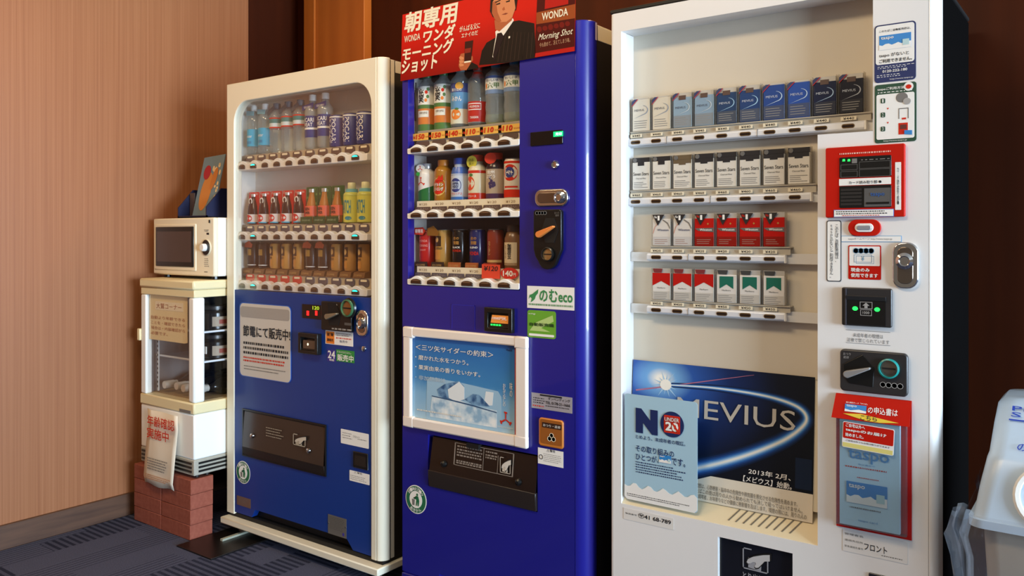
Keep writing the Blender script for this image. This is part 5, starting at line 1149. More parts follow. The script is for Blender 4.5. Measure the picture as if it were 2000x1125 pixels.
spec1 = [('white', '#d8d0c0', '#cfc8ba', '#8a96a8'), ('white', '#d6cdba', '#cdc4b2', '#8a96a8'), ('pale steel-blue', '#8ea6b8', '#8a9298', '#c0ccd4'), ('pale steel-blue', '#8aa2b6', '#868f96', '#c0ccd4'),
         ('dark blue', '#2c4468', '#4a5260', '#9ac0dc'), ('dark blue', '#2a4474', '#4c5568', '#a8d0ec'), ('royal blue', '#2c4a8c', '#46506a', '#b8d0e8'), ('royal blue', '#2f52a0', '#465272', '#b8d0e8'),
         ('blackish navy', '#1c2440', '#2e3240', '#a8c4e0'), ('black', '#1e1e2a', '#2a2a30', '#b0b4bc')]
pin = ['leftmost', 'second', 'third', 'fourth', 'fifth', 'sixth', 'seventh', 'eighth', 'ninth', 'rightmost']
def pack(k, i, ci, label, body, h):
    c = packx[ci]; t = thing('cigarette_pack', label, 'cigarette pack', (c, FP.Y, rows_[k][0]), GRP[k])
    MB().box(-PWD/2, PWD/2, 0, PDP, 0, h).build('carton', body, t, bevel=.0015, local=True)
    return t
def case(t, h, top, tabs=True):
    """open-fronted clear plastic sleeve round the sample"""
    m = MB(); m.box(-PWD/2-.0025, -PWD/2-.0013, -.002, PDP+.002, -.0005, h+top); m.box(PWD/2+.0013, PWD/2+.0025, -.002, PDP+.002, -.0005, h+top); m.box(-PWD/2-.0013, PWD/2+.0013, PDP+.0008, PDP+.002, -.0005, h+top)
    return m.build('clear_sleeve', shellclear, t, local=True)
for i in range(10):
    n, c1, c2, c3 = spec1[i]; h = (rows_[0][1]-rows_[0][0])
    lidded = i in (2, 3, 4, 5, 8, 9)
    t = pack(0, i, i, f'{n} cigarette pack, {pin[i]} of ten in the top row', M('pack_'+c1[1:], c1, .25), h if not lidded else h-.006)
    h2 = h if not lidded else h-.006
    if n != 'white': pk_panel(t, 'warning_panel', [(-.026, .002), (.026, .002), (.026, h2*.40), (-.026, h2*.40)], M('pack_'+c2[1:], c2, .3), .0002)
    fine(t, Face(0), (0, 0, 0, 0), 1, ink) if False else None
    swoosh(t, M('sw_'+c3[1:], c3, .3), h2*.66, .0005)
    text(t, 'MEVIUS', Face(0), (-.020, .010, h2*.63, h2*.70), M('pack_ink_dark', '#4a4e5c') if i < 4 else M('pack_ink_light', '#c4ccd8'), .0, local=True, lift=.0008)
    m = MB(); rd = random.Random(i+5)
    for q in range(4): m.box(-.021, .010+.010*rd.random(), -.0006, -.0004, h2*(.10+.07*q), h2*(.10+.07*q)+.0016)
    m.build('warning_print', M('pack_warn', '#8c8a86', .5), t, local=True)
    if lidded:
        MB().box(-PWD/2+.001, PWD/2-.001, .001, PDP-.001, h2, h2+.012).build('foil_top', foil, t, local=True); MB().box(-.010, .010, -.0008, .001, h2-.007, h2+.005).build('seal', M('seal_brown', '#5a443c', .4), t, local=True)
    else: MB().py([(-PWD/2+.002, h2), (PWD/2-.002, h2), (PWD/2-.002, h2+.004), (-PWD/2+.002, h2+.004)], .001, .002).build('hang_card', foil, t, local=True)
    ht = h2+(.012 if lidded else .002)
    pk_panel(t, 'corner_flag', [(-.028, ht-.018), (-.028, ht-.006), (-.020, ht), (-.010, ht)], M('flag_navy', '#2c3560', .5), .0016); pk_panel(t, 'flag_edge', [(-.028, ht-.020), (-.028, ht-.018), (-.010, ht), (-.008, ht)], redink, .0016)
    case(t, h2, .014 if lidded else .004)
sv = M('pack_ivory', '#dedad0', .3); svd = M('pack_charcoal', '#2e2c2e', .3); svb = M('pack_bronze', '#6a5a44', .3)
for i in range(8):
    h = .078
    t = pack(1, i, i, f'white {"bronze" if i == 2 else "charcoal"}-topped cigarette pack, {"leftmost" if i == 0 else ("rightmost" if i == 7 else pin[i])} of eight in the second row', sv, h)
    MB().box(-PWD/2, PWD/2, .0005, PDP-.001, h, h+.013).build('flip_top', svb if i == 2 else svd, t, bevel=.001, local=True)
    pk_panel(t, 'lid_edge', [(-.026, h-.010), (-.010, h-.010), (-.010, h-.014), (.010, h-.014), (.010, h-.010), (.026, h-.010), (.026, h), (-.026, h)], svb if i == 2 else svd, .0003) if i > 1 else MB().box(-.010, .010, -.0006, .0003, h-.010, h+.003).build('seal', svd, t, local=True)
    text(t, 'Seven Stars', Face(0), (-.024, .024, h*.52, h*.64), ink, .005, local=True, lift=.0008); text(t, 'Charcoal Filter', Face(0), (-.016, .016, h*.39, h*.44), ink, local=True, lift=.0008)
    m = MB(); rd = random.Random(i+15)
    for q in range(4): m.box(-.022, .004+.018*rd.random(), -.0006, -.0004, h*(.08+.06*q), h*(.08+.06*q)+.0014)
    m.build('warning_print', M('pack_warn', '#8c8a86', .5), t, local=True)
    MB().py(ell(-.019, h+.006, .006, .006, 14), -.0012, .0004).build('round_mark', M('mark_grey', '#6a6866', .4), t, local=True)
    case(t, h, .015)
wr = M('pack_red', '#b81e18', .3); wr2 = M('pack_red_dark', '#8c2018', .3); ws = M('pack_silverband', '#8a8480', .25, .5); wg = M('pack_lightgrey', '#c4c0bc', .3)
for i in range(6):
    h = .074; red = i > 1
    t = pack(2, i, i+1, (f'red silver-banded cigarette pack, {pin[i-2] if i < 5 else "rightmost"} of four reds in the third row' if red else f'pale grey cigarette pack with thin red curves, {("leftmost", "second")[i]} in the third row'), wr if red else M('pack_offwhite', '#d6d0c8', .3), h)
    pk_panel(t, 'warning_panel', [(-.026, .002), (.026, .002), (.026, h*.34), (-.026, h*.34)], wr2 if red else wg, .0003)
    if red:
        pk_panel(t, 'silver_band', [(-.026, h*.64), (-.016, h*.55), (.027, h*.50), (.027, h*.66)], ws, .0004); pk_panel(t, 'gold_spot', [(.008, h*.80), (.011, h*.84), (.014, h*.80), (.011, h*.76)], gold, .0004)
    else:
        pk_panel(t, 'red_curve', [(-.026, h*.46), (-.020, h*.70), (-.006, h*.92), (-.003, h*.92), (-.018, h*.70), (-.024, h*.46)], M('curve_salmon', '#c88a78'), .0004); pk_panel(t, 'grey_curve', [(.004, h*.95), (.018, h*.82), (.026, h*.62), (.027, h*.66), (.020, h*.86), (.006, h*.98)], greyink, .0004)
    text(t, 'Winston', Face(0), (-.012, .022, h*.55, h*.63), whiteink if red else navyink, .01, local=True, lift=.0009)
    m = MB(); rd = random.Random(i+25)
    for q in range(3): m.box(-.020, .004+.016*rd.random(), -.0008, -.0006, h*(.08+.07*q), h*(.08+.07*q)+.0014)
    m.build('warning_print', M('pack_warn2', '#9c7a6c', .5), t, local=True)
    MB().py([(-.026, h+.012), (.010, h+.012), (-.010, h-.018)], -.0022, -.0012).build('triangle_tag', M('tag_black', '#2a2626', .4), t, local=True); text(t, 'No', Face(-.0022), (-.020, -.012, h+.002, h+.009), redink if red else whiteink, .02, local=True, lift=.0005); text(t, '1', Face(-.0022), (-.010, -.004, h-.004, h+.009), whiteink, .02, local=True, lift=.0005)
    MB().py([(-.027, h), (.027, h), (.027, h+.013), (-.027, h+.013)], .002, .003).build('hang_card', M('hang_clear', '#b8b4ae', .3), t, local=True); case(t, h, .013)
gp = M('pack_green', '#1d6a58', .3); pw = M('pack_white', '#dcd8d2', .3)
for i in range(6):
    h = .074; g_ = i > 2
    t = pack(3, i, i+1, f'{"green" if g_ else "red"}-roofed white cigarette pack, {("leftmost", "middle", "rightmost")[i % 3]} of three in the bottom row', pw, h)
    if g_: pts = [(-.019, h*.94), (-.019, h*.50), (0, h*.66), (.019, h*.50), (.019, h*.94)]
    else: pts = [(-.0268, h), (-.0268, h*.52), (0, h*.70), (.0268, h*.52), (.0268, h)]
    pk_panel(t, 'roof_print', pts, gp if g_ else wr, .0004); pk_panel(t, 'warning_panel', [(-.025, .002), (.025, .002), (.025, h*.32), (-.025, h*.32)], M('pack_greypanel', '#c2bdb4', .3), .0003)
    text(t, 'Marlboro', Face(0), (-.012, .012, h*.42, h*.47), ink, local=True, lift=.0008)
    m = MB(); rd = random.Random(i+35)
    for q in range(4): m.box(-.022, .006+.014*rd.random(), -.0008, -.0006, h*(.05+.065*q), h*(.05+.065*q)+.0014)
    m.build('warning_print', M('pack_warn', '#8c8a86', .5), t, local=True)
    MB().py([(-.025, h+.012), (.004, h+.012), (.001, h+.001), (-.022, h+.0015)], -.0012, -.0002).build('name_tag', M('tag_maroon', '#7a2a2c', .5) if not g_ else M('tag_charcoal', '#3c3c3c', .5), t, local=True); MB().py([(-.027, h), (.027, h), (.027, h+.013), (-.027, h+.013)], .002, .003).build('hang_card', M('hang_clear', '#b8b4ae'), t, local=True); case(t, h, .013)
for k in range(4):
    cs = [colx[i] for i in COLS[k]]
    MB().box(max(cs[0]-.02, o0+.001), min(cs[-1]+.05, (o1 if k == 0 else o2)-.002), FP.Y-.0025, YB-.0005, rows_[k][0]-.0035, rows_[k][0]-.0008).build('pack_ledge', M('ledge_clear', '#b8b0a0', .3), m3)
    MB().box(max(cs[0]-.02, o0+.001), min(cs[-1]+.05, (o1 if k == 0 else o2)-.002), FP.Y+.0015, FP.Y+.003, RZ[k][1], rows_[k][0]-.0035).build('pack_ledge_front', M('ledge_clear', '#b8b0a0'), m3)
# --- navy poster board leaning in the bottom of the display
FV = Face(2.085)
bx0, bx1 = FV.x(1233), FV.x(1589); bz1 = FV.z(1235, 703); bz0 = FV.z(1590, 1006)
mbx = thing('poster_board', 'dark navy advertising board with glowing ring and silver lettering', 'poster', (bx0, 2.076, bz0), rot=(radians(-3.5), 0, 0))
BW, BH = bx1-bx0, (bz1-bz0)
mev = M('board_navy', rough=.3)
def board():
    m = mev; b = m.node_tree.nodes['Principled BSDF']; t = N(m, 'ShaderNodeTexCoord'); mp = N(m, 'ShaderNodeMapping'); LK(m, t.outputs['Generated'], mp.inputs[0])
    mp.inputs['Scale'].default_value = (1.15, 0, .95); mp.inputs['Location'].default_value = (-.20, 0, -.80)
    g = N(m, 'ShaderNodeTexGradient'); g.gradient_type = 'SPHERICAL'; LK(m, mp.outputs[0], g.inputs[0])
    LK(m, ramp(m, g.outputs[0], [(.0, '#0c1018'), (.25, '#0e1526'), (.55, '#152c60'), (.78, '#2c58a8'), (.90, '#7ab0e0'), (.97, '#fbf6ea')]), b.inputs['Base Color'])
board()
TS = FV.z(1590, 965)-bz0
MB().py([(0, TS), (BW, TS), (BW, BH), (0, BH)], 0, .002).build('board', mev, mbx, local=True)
MB().py([(0, -.018), (BW, -.018), (BW, TS), (0, TS)], 0, .002).build('text_panel', M('board_cream', '#e6ddca', .6), mbx, local=True)
MB().py([(BW-.002, TS*.2), (BW+.012, TS*.2), (BW+.010, BH-.01), (BW-.012, BH-.004)], .0025, .004).build('back_card', M('back_cream', '#e2d8c0', .6), mbx, local=True)
B0 = Face(0.0)
def bv(px_, py_): return (FV.x(px_)-bx0, FV.z(px_, py_)-bz0)
def arcband(name, ctr, mat, lift, w0, w1):
    """tapering stroke through measured centre points"""
    P = [Vector(bv(*c)) for c in ctr]; Q = []
    for i in range(len(P)-1):
        for s_ in range(6):
            u = s_/6; p0 = P[max(i-1, 0)]; p1 = P[i]; p2 = P[i+1]; p3 = P[min(i+2, len(P)-1)]
            Q.append(.5*((2*p1)+(p2-p0)*u+(2*p0-5*p1+4*p2-p3)*u*u+(3*p1-p0-3*p2+p3)*u**3))
    Q.append(P[-1]); L, R_ = [], []
    for i, q in enumerate(Q):
        d = (Q[min(i+1, len(Q)-1)]-Q[max(i-1, 0)]).normalized(); n = Vector((-d.y, d.x)); w = w0+(w1-w0)*i/(len(Q)-1); L.append(q+n*w); R_.append(q-n*w)
    m = MB(); k = len(Q); m.add([(p.x, -lift, p.y) for p in L]+[(p.x, -lift, p.y) for p in R_], [(i, i+1, k+i+1, k+i) for i in range(k-1)])
    return m.build(name, mat, mbx, local=True, flat=True)
ringp = [(1300, 752), (1380, 757), (1450, 766), (1510, 778), (1556, 795), (1574, 815), (1565, 835), (1530, 860), (1470, 885), (1410, 903), (1365, 913), (1320, 922)]
for q, (cc, wa, wb) in enumerate((('#10203c', .006, .030), ('#152f5c', .005, .025), ('#1c4482', .004, .020), ('#2f66ae', .003, .0155), ('#5c92cc', .0024, .0115), ('#92bce2', .0018, .008), ('#c8dcec', .0012, .0052), ('#f0efe8', .0007, .0026))): arcband('ring_glow', ringp, M('ring_'+cc[1:], cc, .3), .0003+.00012*q, wa, wb)
arcband('flare', [(1240, 762), (1300, 755), (1400, 742), (1470, 733)], M('ring_rose', '#b87088', .3), .0006, .0022, .0004)
sc_ = bv(1298, 752)
for q in range(14):
    a = 2*pi*q/14+.1; L_ = .030+.022*((q*37) % 5)/5
    pk = [(sc_[0]+.004*cos(a+1.57), sc_[1]+.004*sin(a+1.57)), (sc_[0]+L_*cos(a), sc_[1]+L_*sin(a)*.9), (sc_[0]-.004*cos(a+1.57), sc_[1]-.004*sin(a+1.57))]
    MB().add([(x, -.0005, z) for x, z in pk], [(0, 1, 2)]).build('star_ray', M('star_ray', '#a8cdea', .4), mbx, local=True, flat=True)
MB().py(ell(sc_[0], sc_[1], .017, .015, 24), -.0012, -.0008).build('star_core', M('star_white', '#f6f2e6', .4), mbx, local=True)
def btext(s_, pl, pt, pr, pb, mat, bold=0, lift=.0022, **kw): a = bv(pl, pb); b = bv(pl, pt); return text(mbx, s_, B0, (a[0], bv(pr, pt)[0], a[1], b[1]), mat, bold, lift=lift, local=True, **kw)
silver = M('board_silver', '#cfc9bc', .35, .2)
btext('MEVIUS', 1322, 775, 1553, 811, silver, .0)
btext('2013年 2月、', 1463, 913, 1546, 924, whiteink, .012, shear=.1); btext('【メビウス】始動。', 1453, 926.5, 1548, 938.5, whiteink, .012, shear=.1)
x, z = bv(1554, 893); x2, z2 = bv(1590, 893); z3 = bv(1554, 952)[1]; MB().py([(x, z3), (x2-.004, z3), (x2-.004, z), (x, z)], -.0008, -.0004).build('pack_print', M('board_pack', '#16243c', .3), mbx, local=True)
m = MB()
for s_, pl, pt, pr, pb in (('喫煙は、心筋梗塞・脳卒中の危険性や肺気腫を悪化させる危険性を高めます。', 1362, 941, 1560, 950), ('たばこの煙は周りの人から勧められても決して吸ってはいけません。', 1362, 951, 1570, 960), ('未成年者、お年寄りなどの健康に悪影響を及ぼします。喫煙の際には、周りの人の', 1362, 961, 1578, 970)): btext(s_, pl, pt, pr, pb, M('board_ink', '#5a5348'), 0)
# --- pale blue age-limit sign on a clear plate at the front of the recess
FN = Face(2.036); nx0, nx1, nz0, nz1 = FN.rect(1220, 768, 1362, 973)
nz0 = max(nz0, ozb+.002)
ns = thing('age_limit_sign', 'pale blue rounded sign reading NO under 20 standing in the white machine', 'sign', (nx0, 2.036, nz0))
nb = MB().py(rr(nx0, nx1, nz0, nz1, .009), 2.036, 2.0375).build('sign_plate', M('sign_blue', '#a9cbdc', .35), ns)
jag = [(nx0, nz0+.008), (nx0+.008, nz0), (nx1-.008, nz0), (nx1, nz0+.008), (nx1, nz0+.040)]
rd = random.Random(5)
for i in range(1, 24): jag.append((nx1-(nx1-nx0)*i/24, nz0+.040+.006*sin(i*1.3)+.003*rd.random()))
jag.append((nx0, nz0+.040)); poly(ns, 'white_cloud', FN, jag, whiteink)
nvy = M('sign_navy', '#16285a', .5)
text(ns, 'N', FN, FN.rect(1242, 796, 1285, 844), nvy, .09)
c = FN.p(1313, 829); poly(ns, 'navy_disc', FN, ell(c[0], c[1], .0345, .0345, 32), nvy, lift=.001); poly(ns, 'red_square', FN, rr(c[0]-.0235, c[0]+.0235, c[1]-.0235, c[1]+.0235, .003), redink, lift=.0015)
poly(ns, 'navy_square', FN, rr(c[0]-.0195, c[0]+.0195, c[1]-.0195, c[1]+.0195, .002), M('sign_red_in', '#a82820', .5), lift=.002)
text(ns, 'UNDER', FN, (c[0]-.021, c[0]+.021, c[1]+.008, c[1]+.018), whiteink, .012, lift=.003); text(ns, '20', FN, (c[0]-.019, c[0]+.019, c[1]-.018, c[1]+.006), whiteink, .035, lift=.003)
poly(ns, 'red_bar', FN, [(c[0]-.002, c[1]+.006), (c[0]+.003, c[1]+.006), (c[0]+.022, c[1]-.017), (c[0]+.017, c[1]-.020)], redink, lift=.0034)
text(ns, 'とめよう。未成年者の喫煙。', FN, FN.rect(1242, 848, 1339, 856), nvy, .01); text(ns, 'その取り組みの', FN, FN.rect(1242, 868, 1317, 881), nvy, .01); text(ns, 'ひとつが、', FN, FN.rect(1242, 884, 1287, 897), nvy, .01); text(ns, 'です。', FN, FN.rect(1312, 893, 1339, 908), nvy, .01)
def taspo_card(par, F, r, lift=.001):
    x0, x1, z0, z1 = r; h = z1-z0; w = x1-x0
    o = MB().py([(x0, z0), (x1, z0), (x1, z1), (x0, z1)], F.Y-lift-.0003, F.Y-lift).build('card_print', M('card_blue', '#2f86cc', .5), par)
    pts = [(x0, z0), (x1, z0), (x1, z0+h*.42)]+[(x1-w*i/10, z0+h*(.36+.07*sin(i*1.9))) for i in range(1, 10)]+[(x0, z0+h*.36)]
    G_ = Face(F.Y-lift-.0003); sub = o if par.parent is None else par
    MB().py(pts, G_.Y-.0003, G_.Y-.0001).build('cloud_print', whiteink, sub)
    text(sub, 'taspo', G_, (x0+w*.06, x0+w*.46, z1-h*.34, z1-h*.10), whiteink, .02, lift=.0006)
    MB().py([(x1-w*.26, z0+h*.18), (x1-w*.06, z0+h*.18), (x1-w*.06, z0+h*.58), (x1-w*.26, z0+h*.58)], G_.Y-.0007, G_.Y-.0004).build('portrait_print', M('portrait', '#b9d6d8', .5), sub)
    return o
taspo_card(ns, FN, FN.rect(1288, 887, 1311, 902)); fine(ns, FN, FN.rect(1242, 899, 1339, 923), 5, nvy, seed=70, fill=.42, dash=.005); fine(ns, FN, FN.rect(1225, 961, 1357, 968), 2, ink, seed=71, fill=.4, dash=.004)
# dealer label and delivery opening
o = sticker(m3, 'dealer_label', F3, F3.rect(1218, 991, 1316, 1013), M('label_white', '#e4dfd8', .5), .002); text(o, '製造番号', F3, F3.rect(1222, 1000, 1244, 1003), ink); text(o, '㋳41 68-789', F3, F3.rect(1247, 1001, 1311, 1011), ink, .02)
x0, x1, z0, z1 = dp
MB().box(x0-.001, x1+.001, Y3+.028, Y3+.034, z0, z1).build('delivery_back', blackm, m3); dsh = MB().box(x0+.004, x1-.0005, Y3+.012, Y3+.015, z0, z1-.001).build('delivery_flap', M('flap_navy', '#16171f', .15), m3)
Fd = Face(Y3+.012); r = Fd.rect(1451, 1068, 1501, 1109); hand_icon(dsh, Fd, r, M('icon_grey', '#9a9aa0', .5), M('icon_light', '#c2c0c0', .5)); text(dsh, 'とり出し口', Fd, (r[0], r[1], r[2]-.028, r[2]-.008), M('icon_grey', '#9a9aa0'), .02)
# --- control panel on the right of the white machine
# stickers A and B
x0, x1, z0, z1 = F3.rect(1708, 51, 1789, 163); o = sticker(m3, 'card_sticker', F3, (x0, x1, z0, z1), navyink, .008); sticker(o, 'white_field', F3, (x0+.003, x1-.003, z0+(z1-z0)*.31, z1-.003), whiteink, .006, lift=.001); h = z1-z0; w = x1-x0
text(o, 'このたばこ自動販売機は、', F3, (x0+w*.12, x1-w*.12, z1-h*.135, z1-h*.095), ink, .01, lift=.002); taspo_card(o, F3, (x0+w*.12, x1-w*.11, z1-h*.44, z1-h*.19), .0016)
text(o, 'taspo がないと', F3, (x0+w*.12, x1-w*.16, z1-h*.575, z1-h*.50), ink, .01, lift=.002); text(o, 'ご利用できません。', F3, (x0+w*.12, x1-w*.09, z1-h*.665, z1-h*.60), ink, .02, lift=.002)
fine(o, F3, (x0+w*.08, x1-w*.04, z0+h*.23, z0+h*.285), 2, whiteink, seed=80, fill=.3); text(o, '0120-222-180', F3, (x0+w*.2, x1-w*.2, z0+h*.165, z0+h*.21), whiteink, .02, lift=.002); fine(o, F3, (x0+w*.06, x1-w*.3, z0+h*.08, z0+h*.14), 2, whiteink, seed=81, fill=.3); text(o, 'http://www.taspo.jp', F3, (x0+w*.38, x1-w*.06, z0+h*.025, z0+h*.055), whiteink, lift=.002)
grs2 = M('sticker_darkgreen', '#1f4a36', .5)
x0, x1, z0, z1 = F3.rect(1708.5, 167, 1790, 280.5); o = sticker(m3, 'guide_sticker', F3, (x0, x1, z0, z1), grs2, .006); h = z1-z0; w = x1-x0; sticker(o, 'white_field', F3, (x0+.004, x1-.004, z0+h*.06, z1-h*.17), whiteink, .004, lift=.001)
text(o, 'taspoご利用方法', F3, (x0+w*.07, x1-w*.28, z1-h*.11, z1-h*.055), whiteink, .02, lift=.002); fine(o, F3, (x0+w*.08, x1-w*.1, z1-h*.15, z1-h*.125), 1, whiteink, seed=82, fill=.5); text(o, 'http://www.taspo.jp', F3, (x0+w*.22, x1-w*.22, z0+h*.015, z0+h*.045), whiteink, lift=.002)
poly(o, 'round_mark', F3, ell(x1-w*.18, z1-h*.075, .010, .010, 18), whiteink, lift=.0015); poly(o, 'round_mark_print', F3, ell(x1-w*.18, z1-h*.078, .006, .005, 14), redink, lift=.002)
for i in range(3):
    zc = z1-h*(.28+.24*i); sticker(o, 'step_box', F3, (x0+w*.15, x0+w*.26, zc-.0055, zc+.0055), grs2, .002, lift=.0015); text(o, str(i+1), F3, (x0+w*.19, x0+w*.22, zc-.004, zc+.004), whiteink, lift=.0026); fine(o, F3, (x0+w*.3, x0+w*.48, zc-.005, zc+.006), 2, greyink, seed=83+i, fill=.5)
    if i < 2: poly(o, 'step_arrow', F3, [(x0+w*.30, zc-.017), (x0+w*.35, zc-.017), (x0+w*.325, zc-.021)], redink, lift=.0015)
poly(o, 'coin_print', F3, ell(x0+w*.66, z1-h*.25, .0125, .0115, 20), greyink, lift=.0015); poly(o, 'coin_print', F3, ell(x0+w*.78, z1-h*.32, .008, .0075, 18), M('grey_light', '#a8a4a0'), lift=.002)
zc = z1-h*.52; poly(o, 'gate_print', F3, [(x0+w*.58, zc-.012), (x0+w*.60, zc-.012), (x0+w*.60, zc+.010), (x0+w*.80, zc+.010), (x0+w*.80, zc-.012), (x0+w*.82, zc-.012), (x0+w*.82, zc+.012), (x0+w*.58, zc+.012)], greyink, lift=.0015); poly(o, 'gate_button', F3, [(x0+w*.66, zc-.014), (x0+w*.76, zc-.014), (x0+w*.76, zc-.010), (x0+w*.66, zc-.010)], redink, lift=.0015)
zc = z1-h*.77; poly(o, 'reader_print', F3, [(x0+w*.58, zc-.014), (x0+w*.80, zc-.014), (x0+w*.80, zc+.012), (x0+w*.58, zc+.012)], redink, lift=.0015); poly(o, 'reader_dark', F3, [(x0+w*.62, zc-.002), (x0+w*.77, zc-.002), (x0+w*.77, zc+.008), (x0+w*.62, zc+.008)], M('reader_grey', '#6a3a34'), lift=.002); poly(o, 'card_mark', F3, [(x0+w*.72, zc-.014), (x0+w*.90, zc-.016), (x0+w*.90, zc-.006), (x0+w*.72, zc-.005)], M('card_blue', '#2f86cc'), lift=.0025)
# red card reader
redpl = M('reader_red', '#c01e10', .4, spec=.3)
x0, x1, z0, z1 = F3.rect(1614.5, 290, 1769, 425.5); rdr = MB().py(rr(x0, x1, z0, z1, .004), Y3-.010, Y3).build('card_reader', redpl, m3, bevel=.002); Fr = Face(Y3-.010)
fine(rdr, Fr, Fr.rect(1640, 299, 1740, 303), 1, M('reader_ink', '#f0b8a8'), seed=90, fill=.7, dash=.004)
r = Fr.rect(1639.5, 308, 1741, 348); MB().py(rr(*r, .003), Fr.Y-.0015, Fr.Y-.0002).build('upper_window', black, rdr, bevel=.0006); Fr2 = Face(Fr.Y-.0015)
gl2 = M('window_line', '#55524f', .4)
def frame(par, name, F, r, t, mat, lift=.0005):
    x0, x1, z0, z1 = r; m = MB()
    for a in ((x0, x1, z0, z0+t), (x0, x1, z1-t, z1), (x0, x0+t, z0+t, z1-t), (x1-t, x1, z0+t, z1-t)): m.box(a[0], a[1], F.Y-lift-.0003, F.Y-lift, a[2], a[3])
    return m.build(name, mat, par)
frame(rdr, 'window_frame', Fr2, Fr2.rect(1678, 316, 1739, 330), .0012, gl2); frame(rdr, 'window_frame', Fr2, Fr2.rect(1678, 331, 1739, 346), .0012, gl2); frame(rdr, 'window_frame', Fr2, Fr2.rect(1642, 322, 1675, 333), .0012, gl2); frame(rdr, 'window_frame', Fr2, Fr2.rect(1642, 335, 1675, 347), .0012, gl2)
for p_ in (1648, 1658): c = Fr2.p(p_, 313); MB().py([(c[0]-.003, c[1]-.0025), (c[0]+.003, c[1]-.0025), (c[0]+.0025, c[1]+.0025), (c[0]-.002, c[1]+.0025)], Fr2.Y-.001, Fr2.Y-.0004).build('green_lamp', greenled, rdr)
sticker(rdr, 'grey_pad', Fr2, Fr2.rect(1664, 310, 1674, 319), greyink); fine(rdr, Fr2, Fr2.rect(1682, 311, 1738, 314), 1, greyink, seed=91, dash=.010)
r = Fr.rect(1639, 350, 1740.5, 363); sticker(rdr, 'white_strip', Fr, r, whiteink, .001, lift=.0004); text(rdr, 'カード読み取り部 ●', Fr, Fr.rect(1658, 354, 1722, 360), ink, .01, lift=.0018)
r = Fr.rect(1639.5, 364, 1741, 406.5); MB().py(rr(*r, .003), Fr.Y-.0015, Fr.Y-.0002).build('lower_window', black, rdr, bevel=.0006)
for i in range(5):
    q = Fr2.rect(1642, 369+i*7, 1683, 373.5+i*7); MB().box(q[0], q[1], Fr2.Y-.0012, Fr2.Y-.0002, q[2], q[3]).build('speaker_slat', M('slat_black', '#2a2726', .4), rdr)
sticker(rdr, 'reader_screen', Fr2, Fr2.rect(1688, 368, 1739, 404), M('screen_grey', '#5c5a58', .3), .001); text(rdr, 'taspo', Fr2, Fr2.rect(1700, 376.5, 1728, 385), M('screen_blue', '#2f5a9c'), .02, lift=.002); sticker(rdr, 'screen_foot', Fr2, Fr2.rect(1692, 395, 1737, 399), black, lift=.0012)
r = Fr.rect(1748.5, 317, 1760, 410); sticker(rdr, 'side_strip', Fr, r, whiteink, .0008, lift=.0004); text(rdr, 'カ｜ド読み取り部●', Fr, (r[0]+.004, r[1]-.004, r[2]+.012, r[3]-.012), ink, .01, vert=True, lift=.0018)
r = Fr.rect(1628.5, 410, 1746, 424.5); sticker(rdr, 'notice_strip', Fr, r, M('strip_blue', '#4a7ac0'), .0, lift=.0004); sticker(rdr, 'notice_field', Fr, (r[0]+.0012, r[1]-.0012, r[2]+.0012, r[3]-.0012), whiteink, lift=.0010); fine(rdr, Fr, (r[0]+.006, r[1]-.006, r[2]+.0055, r[3]-.002), 2, ink, seed=92, fill=.4, dash=.004, lift=.0022); fine(rdr, Fr, (r[0]+.020, r[1]-.030, r[2]+.002, r[2]+.0052), 1, redink, seed=93, fill=.5, dash=.004, lift=.0022)
# red oval with capsule button
c0 = F3.rect(1657.5, 429, 1721.5, 461); o = MB().py(rr(*c0, (c0[3]-c0[2])*.49, 8), Y3-.006, Y3).build('return_button', redpl, m3, bevel=.0015); i_ = (c0[3]-c0[2])*.24; c1 = (c0[0]+i_*1.7, c0[1]-i_*1.7, c0[2]+i_, c0[3]-i_)
MB().py(rr(*c1, (c1[3]-c1[2])*.49, 8), Y3-.0085, Y3-.005).build('button_surround', whitep, o, bevel=.001); j_ = (c1[3]-c1[2])*.24; c2 = (c1[0]+j_, c1[1]-j_, c1[2]+j_, c1[3]-j_); MB().py(rr(*c2, (c2[3]-c2[2])*.49, 8), Y3-.0105, Y3-.008).build('button_face', M('button_grey', '#a8aab0', .25, .4), o, bevel=.001)
# url strip
r = F3.rect(1643, 460.5, 1761, 472.5); o = sticker(m3, 'url_strip', F3, r, M('strip_cyan', '#5a9ac8'), .0); sticker(o, 'strip_field', F3, (r[0]+.0012, r[1]-.0012, r[2]+.0012, r[3]-.0012), whiteink, lift=.001); text(o, 'taspoホームページ http://www.taspo.jp', F3, F3.rect(1657, 464.5, 1743, 469), greyink, lift=.002)
# vertical sticker
r = F3.rect(1614.5, 430.5, 1643.5, 549.5); o = sticker(m3, 'vertical_sticker', F3, r, M('line_grey', '#4c4c50'), .005); sticker(o, 'sticker_field', F3, (r[0]+.0022, r[1]-.0022, r[2]+.0022, r[3]-.0022), whiteink, .004, lift=.001); w = r[1]-r[0]; h = r[3]-r[2]
text(o, 'このたばこ自動販売機は、', F3, (r[0]+w*.58, r[0]+w*.82, r[2]+h*.32, r[3]-h*.07), ink, vert=True, lift=.002); text(o, 'ｔａｓｐｏがないとご利用できません。', F3, (r[0]+w*.22, r[0]+w*.46, r[2]+h*.06, r[3]-h*.07), ink, vert=True, lift=.002)
